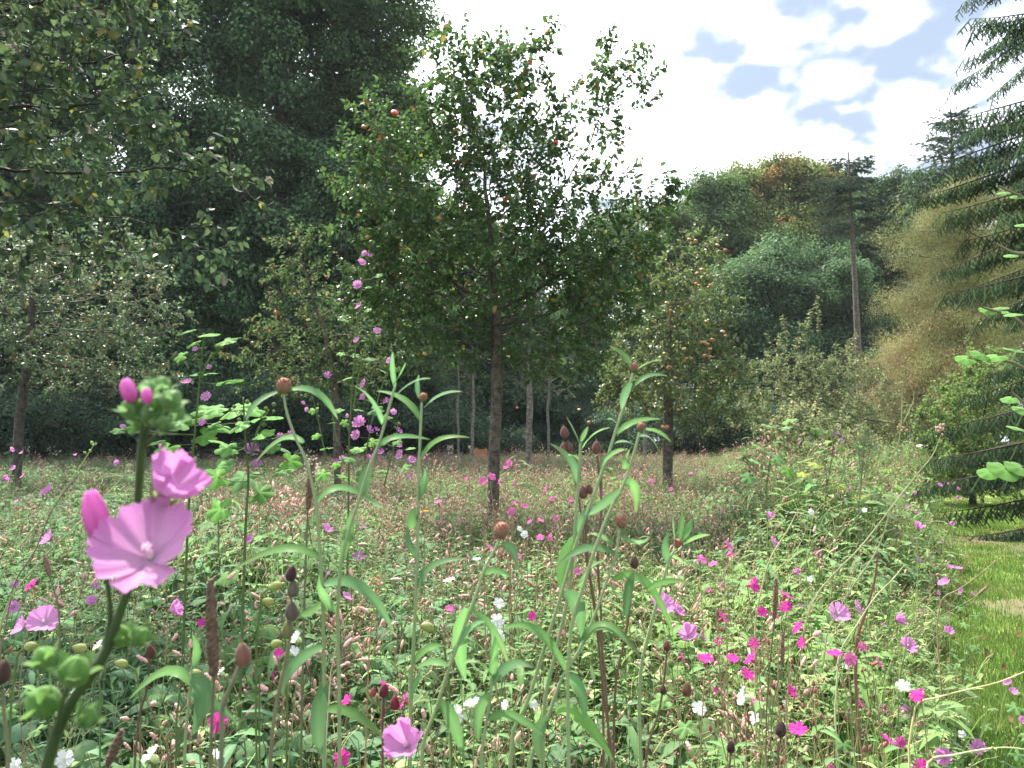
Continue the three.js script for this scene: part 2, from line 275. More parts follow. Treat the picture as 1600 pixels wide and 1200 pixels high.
// leaf sprays for far crowns (unit: metres)
function spray(n, R, flat, leaf, wid, hang, seed, cvar = 0.35) {
  rr = rng(seed); const b = new MB();
  for (let i = 0; i < n; i++) {
    const q = rdir().multiplyScalar(R * Math.cbrt(rnd())), p = V(q.x, q.y * flat, q.z), d = V(q.x, 0, q.z).normalize().addScaledVector(rdir(), 0.6).addScaledVector(V(0, -1, 0), hang);
    const nn = V(0, 1, 0).addScaledVector(rdir(), 0.4).addScaledVector(q, 0.5 / R), s = leaf * rnd(0.7, 1.25);
    b.blade({ base: p, dir: d, nrm: nn, len: s, wid: s * wid, seg: 2, bend: 0.5, fold: 0.25, shape: SH.round, col: mul(one, rnd(1 - cvar, 1 + cvar)) });
  }
  return b.geom();
}
function bigTree(o) {                                    // forest tree: limbs from grow(), crown of leaf sprays
  rr = rng(o.seed);
  const base = Gd(o.px, o.z), D = proj(base)[2], bl = blobsOf(o.blobs, D), tk = [base, ...o.trunk.map(([x, y, dz]) => W(x, y, D + (dz || 0)))];
  const T = thing(o.name || 'deciduous_tree', o.label, o.cat || 'tree', base);
  const g = grow({ trunk: tk, attr: inBlobs(bl, (o.limbs || 130) * (o.airy ? 3 : 1), 0.3, o.rag ?? 0.6), step: (o.step || 0.8) * (o.airy ? 0.75 : 1), kill: (o.step || 0.8) * (o.airy ? 1 : 1.4), rBase: o.rBase, rTip: 0.018, bare: o.bare ?? 0 });
  limbs(g, o.bark || [0.085, 0.07, 0.058], 0.012, 8).build('trunk', M.bark, T);
  const sz = o.size || 1, sub = lumps(bl, o.lump || 24), pts = inBlobs(sub, Math.round(o.n * (o.airy ? 0.22 : 0.8)), 0.5, 0.7); for (const p of pts) if (rnd() < 0.75) { const b = p.blob, y = p.y - b.c.y; p.y = b.c.y + Math.abs(y); p.out.y = Math.abs(p.out.y); }
  const tips = []; g.P.forEach((p, i) => { if (!g.ch[i].length && i > tk.length) tips.push(i); });
  const per = o.airy ? Math.max(3, Math.round(o.n * 0.9 / tips.length)) : (o.tuft ?? 8);
  for (const i of tips) { const q0 = rnd(0.6, 1.4); for (let k = 0; k < per; k++) { const u = rdir(); u.y *= 0.55; const p = g.P[i].clone().addScaledVector(g.dir[i], sz * rnd(-0.8, 0.6)).addScaledVector(u, sz * (o.airy ? 1.0 : 0.5) * q0 * Math.sqrt(rnd())); p.out = g.dir[i].clone(); pts.push(p); } }
  const cl = o.sprays || SPRAYS, lists = cl.map(() => []);
  pts.forEach((p, i) => {
    if (p.y < (o.floor ?? 0.2)) return; const tone = rnd(0.75, 1.25) * (o.patch ? lerp(0.75, 1.3, sst(-0.25, 0.25, fbm(p.x * 0.35, p.y * 0.35, p.z * 0.35, 2))) : 1);
    let c = mixc(o.col, o.col2, rnd()); if (o.tint) c = o.tint(p, c);
    const out = p.out.clone().setY(p.out.y * 0.3).normalize();
    lists[i % cl.length].push({ m: yTurn(p, rnd(0, TAU), (o.size || 1) * rnd(0.7, 1.25), (o.size || 1) * rnd(0.7, 1.2), rnd(0.1, 0.6), Math.atan2(-out.x, out.z)), c: mul(c, tone) });
  });
  cl.forEach((q, k) => inst('crown', q, o.mat || M.forest, lists[k], T));
  return T;
}
const SPRAYS = [spray(70, 0.72, 0.7, 0.16, 0.75, 0.35, 501), spray(66, 0.66, 0.85, 0.15, 0.8, 0.45, 502), spray(60, 0.72, 0.55, 0.17, 0.7, 0.3, 503)];
const FINE = [spray(90, 0.42, 0.7, 0.062, 0.6, 0.3, 511), spray(90, 0.42, 0.6, 0.066, 0.55, 0.5, 512)];
function needleShoot(len, nl, n, subs, droop, seed, wn = 0.0026) {     // spruce twig along +z
  rr = rng(seed); const b = new MB();
  const twig = (p, d, L, cnt) => {
    const s = perp(d), u = V().crossVectors(s, d), e = p.clone().addScaledVector(d, L).add(V(0, -droop * L * 0.4, 0)); b.tube([p, p.clone().lerp(e, 0.5), e], [0.004, 0.003, 0.002], 3, [0.5, 0.38, 0.25]);
    for (let i = 0; i < cnt; i++) {
      const t = i / cnt, a = i * 2.4, r = s.clone().multiplyScalar(Math.cos(a)).addScaledVector(u, Math.sin(a) + 0.25), q = p.clone().lerp(e, t), dd = d.clone().multiplyScalar(0.75).add(r).normalize(), w = perp(dd, r).multiplyScalar(wn), l = nl * rnd(0.8, 1.2), c = mul(one, rnd(0.7, 1.3));
      const A = b.v(q.clone().add(w), c), B = b.v(q.clone().sub(w), c), C = b.v(q.clone().addScaledVector(dd, l), mul(c, 1.15)); b.t(A, B, C);
    }
  };
  twig(V(), V(0, 0, 1), len, n);
  for (let k = 0; k < subs; k++) { const t = (k + 0.6) / (subs + 0.6), sd = k % 2 ? 1 : -1; twig(V(0, -droop * len * 0.4 * t, len * t), V(sd * 0.8, -droop * 0.6, 0.65).normalize(), len * (1 - t * 0.6) * 0.55, Math.round(n * 0.5)); }
  return b.geom();
}
function conifer(o) {
  rr = rng(o.seed); const base = Gd(o.px, o.z), T = thing(o.name, o.label, 'tree', base), wood = new MB(), L = [], H = o.H, lean = o.lean || 0;
  const ax = y => V(base.x + lean * y, y, base.z);
  wood.tube([0, .15, .3, .5, .7, .85, 1].map(t => ax(H * t)), t => o.r * (1 - 0.93 * t) + 0.01, 10, (t, k) => mul(o.bark, 0.85 + 0.3 * Math.abs(Math.sin(t * 91 + k * 7))));
  for (let y = o.y0; y < H * 0.985; y += o.gap * rnd(0.7, 1.3)) {
    const f = (y - o.y0) / (H - o.y0), R = o.R * o.prof(f);
    for (let k = 0; k < o.whorl; k++) {
      const az = rnd(0, TAU), len = R * rnd(0.75, 1.12); if (len < 0.12) continue; const out = V(Math.cos(az), 0, Math.sin(az)), p0 = ax(y), n = Math.max(3, Math.round(len / o.pitch)), pts = [];
      for (let i = 0; i <= 6; i++) { const t = i / 6; pts.push(p0.clone().addScaledVector(out, len * t).add(V(0, len * (o.rise * t - o.droop * t * t + 0.14 * t * t * t * t), 0))); }
      wood.tube(pts, t => lerp(0.012 + len * 0.012, 0.004, t) * (o.thick || 1), 4, o.bark); const cur = new THREE.CatmullRomCurve3(pts);
      for (let i = Math.max(1, Math.floor(n * o.bareIn)); i <= n; i++) {
        const t = i / n, p = cur.getPoint(t), d = cur.getTangent(t), s = perp(d);
        for (const sd of i === n ? [0] : [-1, 1]) {
          const dd = d.clone().multiplyScalar(sd ? rnd(0.35, 0.8) : 1).addScaledVector(s, sd * rnd(0.5, 1)).add(V(0, -o.hang * rnd(0.4, 1.4), 0)).normalize(), sc = o.shoot * rnd(0.75, 1.2) * (sd ? lerp(1.15, 0.6, t) : 0.8);
          L.push({ m: basis(p, dd, V(0, 1, 0).addScaledVector(rdir(), 0.3), sc), c: mul(mixc(o.col, o.col2, rnd()), rnd(0.75, 1.25)) });
        }
      }
    }
  }
  wood.build('trunk', M.bark, T); o.geoms.forEach((q, k) => inst('crown', q, M.leaf, L.filter((_, i) => i % o.geoms.length === k), T)); T.tips = L; return T;
}

// ---------------------------------------------------------------- ground
const edgeX = z => 0.06 + 0.54 * z + 0.12 * Math.sin(z * 1.3) * Math.min(1, z / 6) + 0.05 * Math.sin(z * 5.1 + 1) + 0.03 * Math.sin(z * 11.7);              // right edge of the meadow
{
  const g = new THREE.PlaneGeometry(420, 420, 120, 120).rotateX(-Math.PI / 2), p = g.attributes.position, c = [];
  for (let i = 0; i < p.count; i++) { const n = fbm(p.getX(i) * 0.4, 0, p.getZ(i) * 0.4, 3); c.push(...mul(mixc([0.045, 0.05, 0.022], [0.06, 0.048, 0.028], 0.5 + n), 1)); }
  g.setAttribute('color', new THREE.Float32BufferAttribute(c, 3));
  const m = mesh('ground', g, new THREE.MeshStandardMaterial({ vertexColors: true, roughness: 1 }), scene); m.userData.kind = 'structure';
}
const worn = (x, z) => sst(0.02, 0.3, fbm(x * 0.9 + 4, 0.3, z * 1.9 + 2, 4) + 0.55 * Math.exp(-((x - 5.4) ** 2 / 0.9 + (z - 8.1) ** 2 / 0.3)) + 0.4 * Math.exp(-((x - 3.1) ** 2 / 0.05 + (z - 4.8) ** 2 / 0.03)));
{
  const mb = new MB(), nz = 150, nx = 90; rr = rng(21);
  const lz = j => 0.6 + 75 * Math.pow(j / nz, 2.0);
  for (let j = 0; j <= nz; j++) for (let i = 0; i <= nx; i++) {
    const z = lz(j), x = edgeX(Math.min(z, 40)) - 0.25 + 26 * Math.pow(i / nx, 1.7), n = fbm(x * 1.3, 0.5, z * 1.3, 4), w = worn(x, z);
    mb.v(V(x, 0.004 + 0.012 * (fbm(x * 3, 1, z * 3, 3) + 0.5), -z), mixc(mixc([0.12, 0.19, 0.03], [0.2, 0.22, 0.055], sst(-0.3, 0.3, n)), [0.11, 0.08, 0.05], w * 0.85));
  }
  for (let j = 0; j < nz; j++) for (let i = 0; i < nx; i++) { const a = j * (nx + 1) + i; mb.q(a, a + 1, a + nx + 2, a + nx + 1); }
  const m = mesh('lawn', mb.geom(), new THREE.MeshStandardMaterial({ vertexColors: true, roughness: 1, side: THREE.DoubleSide }), scene); m.userData.kind = 'structure';
}

// ---------------------------------------------------------------- forest behind
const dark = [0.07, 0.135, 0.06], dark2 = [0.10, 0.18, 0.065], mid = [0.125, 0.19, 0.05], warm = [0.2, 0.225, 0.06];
const WALL = 'deciduous trees of the wood behind the orchard';
bigTree({ seed: 101, label: 'tall dense dark green tree towering left of the apple tree', px: 430, z: 31, rBase: 0.42, bare: 2, trunk: [[435, 560], [445, 380], [440, 180], [430, -40]], n: 3000, limbs: 170, col: dark, col2: dark2, patch: 1, size: 1.05,
  blobs: [[450, 40, 170, 150], [400, -140, 200, 150], [380, 260, 150, 170], [520, 330, 110, 130], [470, 480, 130, 120], [340, 450, 110, 120], [420, 610, 150, 60], [300, 600, 90, 70]] });
bigTree({ airy: 1, seed: 102, label: 'dark tree with a loose ragged edge against the bright sky', px: 575, z: 33, rBase: 0.36, bare: 2, trunk: [[575, 560], [570, 350], [565, 150], [560, 0]], n: 2300, limbs: 150, col: dark2, col2: mid, patch: 1,
  blobs: [[590, 40, 78, 70], [610, 110, 60, 60], [540, -60, 110, 90], [575, 210, 90, 110], [560, 360, 80, 120], [600, 470, 90, 110], [560, 590, 120, 70]] });
bigTree({ seed: 103, label: 'dark green tree glimpsed through the leafy near branches', px: 200, z: 30, rBase: 0.4, bare: 2, trunk: [[200, 540], [205, 330], [210, 120], [210, -80]], n: 2600, limbs: 160, col: dark, col2: dark2, patch: 1,
  blobs: [[200, -100, 170, 130], [190, 110, 85, 120], [260, 350, 110, 150], [130, 380, 130, 160], [200, 540, 160, 100], [120, 620, 150, 60]] });
bigTree({ seed: 104, label: 'dark tree at the far left edge of the wood', px: -90, z: 29, rBase: 0.4, bare: 2, trunk: [[-90, 500], [-80, 250], [-80, 0]], n: 2400, limbs: 130, col: dark, col2: dark2, patch: 1,
  blobs: [[-60, 40, 170, 160], [-80, 300, 190, 190], [-40, 520, 170, 120], [20, 610, 110, 60]] });
bigTree({ seed: 1130, label: 'dark tree far behind the near pear tree, closing the wood', px: 60, z: 42, rBase: 0.36, bare: 2, trunk: [[60, 500], [60, 250], [60, 60]], n: 2300, limbs: 80, col: dark, col2: dark2, size: 1.35, blobs: [[60, 150, 190, 140], [60, 380, 220, 150], [60, 570, 220, 90]] });
bigTree({ seed: 1131, label: 'dark tree far behind the tall dense dark green tree', px: 400, z: 43, rBase: 0.36, bare: 2, trunk: [[400, 500], [400, 250], [400, 60]], n: 2600, limbs: 80, col: dark, col2: dark2, size: 1.35, blobs: [[420, 160, 190, 130], [420, 380, 230, 150], [450, 570, 230, 90], [580, 300, 90, 130]] });
bigTree({ seed: 1133, label: 'dark tree deep in the wood left of the upright young fruit tree', px: 330, z: 46, rBase: 0.34, bare: 1, trunk: [[330, 560], [330, 420]], n: 2200, limbs: 70, col: dark, col2: dark2, size: 1.4, blobs: [[330, 440, 150, 110], [300, 560, 180, 90], [480, 500, 120, 110]] });
bigTree({ seed: 1132, label: 'dark tree far behind the apple tree crown, left of its trunk', px: 640, z: 47, rBase: 0.34, bare: 1, trunk: [[640, 560], [640, 420]], n: 2200, limbs: 70, col: dark, col2: dark2, size: 1.4, blobs: [[650, 430, 130, 120], [640, 570, 150, 100], [800, 480, 130, 100], [840, 570, 130, 90]] });
bigTree({ seed: 105, label: 'shaded dark tree directly behind the apple tree trunk', px: 720, z: 40, rBase: 0.34, bare: 1.5, trunk: [[720, 560], [725, 460], [725, 380]], n: 2200, limbs: 110, col: dark, col2: dark2,
  blobs: [[700, 470, 110, 140], [780, 530, 110, 110], [640, 560, 90, 100], [730, 630, 150, 45], [850, 590, 90, 80]] });
bigTree({ airy: 1, seed: 106, label: 'round green tree between the apple tree and the orange-tipped tree', px: 1000, z: 44, rBase: 0.32, bare: 2, trunk: [[1000, 560], [1000, 450], [1000, 380]], n: 2100, limbs: 120, col: dark2, col2: mid, patch: 1,
  blobs: [[1010, 380, 85, 70], [960, 460, 110, 110], [1060, 440, 80, 100], [1000, 580, 130, 90], [900, 610, 110, 70]] });
const autumn = (p, c) => { const q = proj(p), t = sst(0.05, 0.4, fbm(p.x * 0.45 + 3, p.y * 0.45, p.z * 0.45, 3) + 0.3 * Math.exp(-(((q[0] - 1215) / 60) ** 2 + ((q[1] - 290) / 45) ** 2))); return rnd() < t * 0.5 * sst(470, 330, q[1]) ? [0.30, 0.19, 0.05] : c; };
bigTree({ airy: 1, seed: 107, label: 'tall tree whose upper leaves are turning orange', px: 1215, z: 47, rBase: 0.36, bare: 4, trunk: [[1215, 560], [1212, 430], [1210, 300]], n: 2300, limbs: 170, shell: 0.4, col: mid, col2: warm, tint: autumn,
  blobs: [[1205, 300, 70, 55], [1260, 300, 45, 45], [1150, 330, 55, 45], [1190, 385, 110, 55], [1270, 370, 55, 60]] });
bigTree({ airy: 1, seed: 108, label: 'dark oak with loose twigs above the golden apple tree', px: 1125, z: 45, rBase: 0.34, bare: 3, trunk: [[1125, 560], [1122, 420], [1120, 330]], n: 2000, limbs: 130, col: dark2, col2: mid, shell: 0.6,
  blobs: [[1110, 310, 38, 38], [1125, 390, 62, 75], [1090, 350, 40, 50], [1120, 500, 80, 100]] });
bigTree({ airy: 1, seed: 109, label: 'broad dark tree with layered sprays beneath the orange-tipped crown', px: 1240, z: 38, rBase: 0.34, bare: 1.5, trunk: [[1240, 570], [1240, 500], [1238, 440]], n: 2600, limbs: 120, col: dark, col2: dark2, patch: 1, size: 0.95,
  blobs: [[1235, 440, 115, 60], [1180, 500, 95, 70], [1290, 490, 80, 70], [1240, 570, 140, 60], [1200, 640, 160, 45]] });
bigTree({ airy: 1, seed: 110, label: 'dark green tree just right of the bare conifer trunk', px: 1405, z: 44, rBase: 0.34, bare: 2, trunk: [[1405, 540], [1402, 420], [1400, 330]], n: 2300, limbs: 120, col: dark, col2: mid, patch: 1,
  blobs: [[1410, 320, 60, 45], [1400, 400, 75, 70], [1420, 480, 80, 90], [1390, 580, 100, 70], [1340, 400, 45, 60]] });
bigTree({ airy: 1, seed: 111, label: 'dark tree filling the gap behind the bare conifer trunk', px: 1310, z: 52, rBase: 0.34, bare: 2, trunk: [[1310, 560], [1310, 430]], n: 1900, limbs: 90, col: dark, col2: dark2,
  blobs: [[1310, 420, 80, 90], [1300, 520, 110, 100], [1360, 560, 100, 90]] });
bigTree({ seed: 112, label: 'dark tree behind the golden conifer', px: 1540, z: 46, rBase: 0.34, bare: 2, trunk: [[1540, 540], [1540, 380]], n: 1700, limbs: 80, col: dark, col2: dark2,
  blobs: [[1530, 380, 90, 90], [1560, 500, 120, 120], [1650, 420, 120, 160]] });
bigTree({ airy: 1, seed: 113, label: 'pale green tree above the head of the bare conifer', px: 1295, z: 60, rBase: 0.3, bare: 3, trunk: [[1295, 500], [1293, 380]], n: 800, limbs: 90, col: mid, col2: warm, shell: 0.5, blobs: [[1292, 330, 38, 60], [1320, 380, 50, 50]] });
// understorey: clipped hedge and dark shrubs along the foot of the wood
const UNDER = 'dark shrubs along the foot of the wood';
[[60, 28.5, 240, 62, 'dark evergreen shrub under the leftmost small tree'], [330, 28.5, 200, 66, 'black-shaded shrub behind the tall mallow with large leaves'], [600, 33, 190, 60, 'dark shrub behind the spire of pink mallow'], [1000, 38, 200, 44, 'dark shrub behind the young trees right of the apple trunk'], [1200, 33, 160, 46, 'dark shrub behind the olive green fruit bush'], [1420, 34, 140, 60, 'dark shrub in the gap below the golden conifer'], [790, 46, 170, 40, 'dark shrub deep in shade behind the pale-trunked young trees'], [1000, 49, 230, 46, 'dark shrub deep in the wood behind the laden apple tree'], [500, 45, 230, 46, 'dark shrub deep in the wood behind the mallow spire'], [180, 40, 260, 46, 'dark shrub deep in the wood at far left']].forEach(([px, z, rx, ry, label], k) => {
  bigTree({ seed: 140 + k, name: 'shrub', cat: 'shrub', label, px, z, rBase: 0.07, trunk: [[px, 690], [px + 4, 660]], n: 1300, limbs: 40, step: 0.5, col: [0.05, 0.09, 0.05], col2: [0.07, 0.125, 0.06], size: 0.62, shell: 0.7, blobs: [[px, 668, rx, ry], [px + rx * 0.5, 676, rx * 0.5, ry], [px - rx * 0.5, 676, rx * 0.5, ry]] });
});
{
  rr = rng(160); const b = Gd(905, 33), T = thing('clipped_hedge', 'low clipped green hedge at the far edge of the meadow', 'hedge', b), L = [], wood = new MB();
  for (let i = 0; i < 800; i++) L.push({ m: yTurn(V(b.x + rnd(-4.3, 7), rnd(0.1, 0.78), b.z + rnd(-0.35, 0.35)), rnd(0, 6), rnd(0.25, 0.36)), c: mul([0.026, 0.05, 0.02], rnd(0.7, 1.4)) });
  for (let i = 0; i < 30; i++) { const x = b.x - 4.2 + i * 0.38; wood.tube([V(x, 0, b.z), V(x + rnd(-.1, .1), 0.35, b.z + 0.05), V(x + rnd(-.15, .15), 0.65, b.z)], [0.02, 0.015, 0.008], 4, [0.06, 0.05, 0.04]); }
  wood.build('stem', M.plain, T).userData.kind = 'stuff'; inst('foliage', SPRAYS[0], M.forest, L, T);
}
// conifers
const PINE = [needleShoot(0.75, 0.14, 60, 3, 0.2, 601, 0.014), needleShoot(0.7, 0.13, 60, 2, 0.3, 602, 0.014)];
const SPRUCE = [needleShoot(0.24, 0.016, 150, 6, 0.7, 603, 0.0036), needleShoot(0.2, 0.016, 130, 5, 1.0, 604, 0.0036)];
const tallPine = conifer({ seed: 201, name: 'conifer_tree', label: 'tall slender conifer with a long bare trunk above the wood', px: 1350, z: 28, H: 11.7, lean: -0.018, r: 0.17, y0: 8.7, R: 1.5, prof: f => (f < 0.55 ? 0.75 + 0.45 * f : 1.25 - 1.2 * (f - 0.3)) * 0.85, gap: 0.36, whorl: 4, pitch: 0.27, bareIn: 0.35, rise: 0.25, droop: 0.3, hang: 0.25, shoot: 0.8, geoms: PINE, bark: [0.2, 0.16, 0.135], col: [0.028, 0.05, 0.034], col2: [0.045, 0.07, 0.04], thick: 1 });
conifer({ seed: 202, name: 'conifer_tree', label: 'blue-green conifer top behind the near spruce', px: 1508, z: 30, H: 14.2, r: 0.24, y0: 6.5, R: 2.9, prof: f => 1.05 - 0.9 * f, gap: 0.36, whorl: 5, pitch: 0.3, bareIn: 0.3, rise: 0.5, droop: 0.3, hang: 0.1, shoot: 0.72, geoms: PINE, bark: [0.1, 0.08, 0.065], col: [0.036, 0.065, 0.045], col2: [0.06, 0.09, 0.055] });
const spruce = conifer({ seed: 203, name: 'spruce_tree', label: 'near dark spruce with drooping branches beside the lawn', px: 1800, z: 7.6, H: 15, r: 0.17, y0: 0.3, R: 2.05, prof: f => (f < 0.06 ? 0.82 + 3 * f : 1.0 - 0.55 * f) , gap: 0.33, whorl: 8, pitch: 0.055, bareIn: 0.15, rise: 0.06, droop: 0.36, hang: 0.7, thick: 0.55, shoot: 1.1, geoms: SPRUCE, bark: [0.085, 0.065, 0.05], col: [0.05, 0.10, 0.055], col2: [0.10, 0.16, 0.07] });
{ // red-brown cones hanging on the spruce
  rr = rng(204); const cone = new MB().blob(V(), V(0, -0.11, 0), t => 0.019 * Math.pow(Math.sin(Math.PI * (0.08 + 0.88 * t)), 0.6), 12, 10, t => mul([0.22, 0.055, 0.03], 0.8 + 0.4 * (Math.floor(t * 12) % 2)), 0.16).geom();
  const near = spruce.tips.map(e => V().setFromMatrixPosition(e.m)).filter(p => { const q = proj(p); return q[0] > 1500 && q[0] < 1600 && q[1] > 330 && q[1] < 460 && q[2] < 7.6; }).slice(0, 3);
  near.forEach((p, i) => { const m = mesh('cone', cone, M.plain, spruce); m.position.copy(p).sub(spruce.position); m.rotation.z = 0.2 * i; });
}
// golden drooping conifer
const HANG = [spray(120, 0.42, 0.85, 0.055, 0.34, 1.1, 721), spray(120, 0.4, 0.7, 0.06, 0.3, 0.8, 722)];
bigTree({ airy: 1, seed: 120, name: 'golden_conifer', label: 'golden drooping conifer browning towards its lower branches', px: 1500, z: 20, rBase: 0.2, airy: 1, trunk: [[1500, 600], [1505, 450], [1515, 320]], n: 2400, limbs: 140, step: 0.5, shell: 0.75, sprays: HANG, size: 0.8, patch: 1, bark: [0.1, 0.075, 0.055],
  col: [0.2, 0.215, 0.085], col2: [0.3, 0.3, 0.12], tint: (p, c) => { const q = proj(p), t = sst(420, 600, q[1] - (q[0] - 1450) * 0.5) * sst(-0.4, 0.05, fbm(p.x * 0.8, p.y * 0.8, p.z * 0.8, 3)) * 0.7; return rnd() < t ? mul([0.27, 0.21, 0.11], rnd(0.8, 1.2)) : c; }, floor: 0.5,
  blobs: [[1510, 330, 60, 45], [1480, 380, 55, 55], [1530, 420, 70, 80], [1465, 470, 65, 60], [1500, 540, 90, 60], [1420, 580, 55, 50], [1400, 625, 40, 40], [1470, 620, 80, 55], [1550, 580, 60, 100]] });
// sunlit broadleaf bush under the spruce, beyond the lawn
// ---------------------------------------------------------------- fruit trees of the orchard
const barkC = [0.18, 0.148, 0.118];
const red = [0.62, 0.045, 0.04], orange = [0.42, 0.15, 0.06], gold = [0.42, 0.23, 0.09], yel = [0.45, 0.33, 0.1];
const appleTree = fruitTree({ seed: 301, name: 'apple_tree', label: 'dark apple tree with red apples standing alone in the meadow', px: 769, z: 7.75, rBase: 0.06, n: 2700, step: 0.085, kill: 0.12, bare: 0.8, bark: barkC, parts: 260,
  trunk: [[772, 700], [776, 620], [777, 560], [776, 515], [771, 470]],
  blobs: [[770, 410, 190, 110], [700, 300, 140, 120], [760, 200, 130, 90], [735, 110, 80, 50], [830, 90, 30, 45], [600, 320, 80, 110], [590, 220, 50, 70], [620, 470, 95, 70], [660, 545, 70, 45], [900, 400, 110, 90], [980, 370, 80, 60], [930, 480, 110, 55], [860, 560, 90, 45], [910, 250, 60, 80], [940, 150, 50, 70], [985, 120, 35, 40], [950, 80, 20, 40], [1010, 320, 55, 35], [850, 300, 80, 70]],
  whips: [[845, 120, 868, 22], [820, 120, 812, 70], [940, 100, 958, 35], [985, 110, 1000, 62], [1000, 130, 1042, 100], [985, 170, 1040, 145], [690, 110, 675, 70], [745, 90, 756, 48], [585, 190, 575, 135], [545, 240, 530, 190], [970, 275, 1005, 250], [1000, 330, 1062, 285], [520, 290, 498, 265], [780, 95, 785, 55], [905, 190, 960, 165], [530, 400, 500, 370]],
  leaf: 0.072, wid: 0.58, leaves: 12, shootLen: 0.24, perTip: 2, perNode: 0.75, leafy: 2.4, hang: 0.25, up: 0.55, yellow: 0.035, odd: [[0.24, 0.2, 0.04], [0.2, 0.09, 0.03]], col: [0.042, 0.09, 0.028], col2: [0.08, 0.145, 0.036], mat: M.gloss,
  fruit: [[617, 176, 13, red, -0.5], [828, 96, 10, red], [823, 108, 11, red], [569, 198, 10, orange], [778, 131, 9, orange], [804, 140, 10, gold], [834, 275, 10, red], [686, 341, 10, orange, -0.6], [714, 252, 8, orange], [868, 223, 8, red], [712, 203, 7, orange], [711, 130, 7, orange], [676, 384, 8, orange, -.5], [575, 370, 9, orange, -.5], [664, 553, 8, gold, -.5]] });
fruitTree({ seed: 302, name: 'apple_tree', label: 'apple tree laden with golden orange apples', px: 1043, z: 12.5, rBase: 0.08, n: 1150, step: 0.12, kill: 0.16, bare: 0.7, bark: barkC,
  trunk: [[1044, 650], [1043, 590], [1046, 520], [1054, 450], [1065, 405]],
  blobs: [[1085, 400, 45, 38], [1060, 460, 75, 60], [1110, 480, 45, 60], [1040, 540, 85, 60], [1100, 590, 85, 55], [1030, 610, 90, 45], [1140, 640, 50, 40], [985, 590, 50, 60], [1010, 480, 40, 60]],
  leaf: 0.075, wid: 0.58, leaves: 12, shootLen: 0.28, perTip: 3, perNode: 0.8, leafy: 3, hang: 0.35, up: 0.2, yellow: 0.06, odd: [[0.2, 0.19, 0.05], [0.2, 0.13, 0.05]], col: [0.07, 0.12, 0.036], col2: [0.15, 0.19, 0.06], mat: M.gloss,
  fruit: [[1077, 374, 7, orange], [1087, 376, 7, orange], [1121, 383, 7, orange], [1133, 391, 7, orange], [1077, 386, 6, gold], [1088, 395, 7, gold], [1097, 421, 8, gold], [1089, 427, 7, orange], [1106, 432, 7, gold], [1110, 446, 7, gold], [1087, 443, 7, orange], [1092, 446, 6, gold], [1107, 449, 6, gold], [1042, 407, 7, orange], [1015, 461, 6, orange], [1031, 463, 6, orange], [1042, 473, 7, gold], [1048, 486, 8, orange], [1074, 475, 6, orange], [1104, 502, 7, orange], [1129, 518, 8, gold], [1134, 525, 7, orange], [1113, 531, 8, orange], [1105, 538, 8, orange], [1095, 535, 7, gold], [1101, 535, 7, gold], [1109, 545, 7, gold], [1101, 556, 8, orange], [1109, 557, 8, orange], [1069, 545, 7, gold], [1038, 552, 6, yel], [1080, 560, 7, gold], [1023, 501, 6, orange], [1012, 515, 6, yel], [1045, 574, 9, orange], [1060, 561, 6, yel], [1072, 560, 6, gold], [1036, 667, 8, orange], [1042, 667, 8, orange], [1011, 625, 6, gold], [920, 660, 7, orange], [905, 640, 6, gold], [1055, 590, 6, yel], [1090, 610, 6, yel], [1060, 640, 6, yel], [1030, 600, 6, yel]].map(f => [f[0], f[1], f[2] * 0.98, f[3], -rnd(0.45, 0.85)]) });
fruitTree({ seed: 121, name: 'bush', cat: 'bush', label: 'small-leaved green bush between the lawn and the golden conifer', px: 1520, z: 12, rBase: 0.05, n: 1700, step: 0.11, kill: 0.15, bark: [0.1, 0.08, 0.06], trunk: [[1520, 745], [1522, 715]], blobs: [[1490, 650, 45, 50], [1545, 600, 50, 50], [1470, 715, 45, 45], [1530, 710, 70, 65], [1590, 650, 60, 100], [1610, 730, 60, 60], [1490, 750, 50, 30]],
  leaf: 0.058, wid: 0.62, leaves: 14, shootLen: 0.24, perTip: 5, perNode: 1, leafy: 5, hang: 0.2, up: 0.35, yellow: 0.05, odd: [[0.3, 0.3, 0.06], [0.2, 0.2, 0.08]], col: [0.10, 0.17, 0.055], col2: [0.18, 0.27, 0.07], whips: [[1470, 640, 1462, 600], [1520, 560, 1512, 520], [1440, 690, 1425, 655]] });
fruitTree({ seed: 122, name: 'fruit_bush', cat: 'bush', label: 'olive green fruit bush right of the golden apple tree', px: 1270, z: 17, rBase: 0.08, n: 1100, step: 0.16, kill: 0.22, bark: barkC, trunk: [[1270, 700], [1272, 660], [1275, 620]], blobs: [[1235, 585, 48, 50], [1300, 595, 55, 42], [1205, 645, 60, 45], [1270, 655, 90, 55], [1345, 635, 55, 55], [1260, 545, 22, 40], [1225, 555, 18, 30], [1330, 580, 24, 40], [1385, 660, 40, 40]],
  leaf: 0.085, wid: 0.5, leaves: 13, shootLen: 0.34, perTip: 3, perNode: 0.9, leafy: 4, hang: 0.25, up: 0.5, yellow: 0.08, odd: [[0.3, 0.27, 0.13], [0.26, 0.2, 0.12]], col: [0.11, 0.15, 0.06], col2: [0.2, 0.225, 0.1], whips: [[1262, 530, 1268, 482], [1280, 520, 1277, 460], [1230, 530, 1222, 492], [1330, 560, 1336, 520], [1350, 580, 1362, 545], [1190, 620, 1178, 580], [1310, 570, 1305, 535]] });
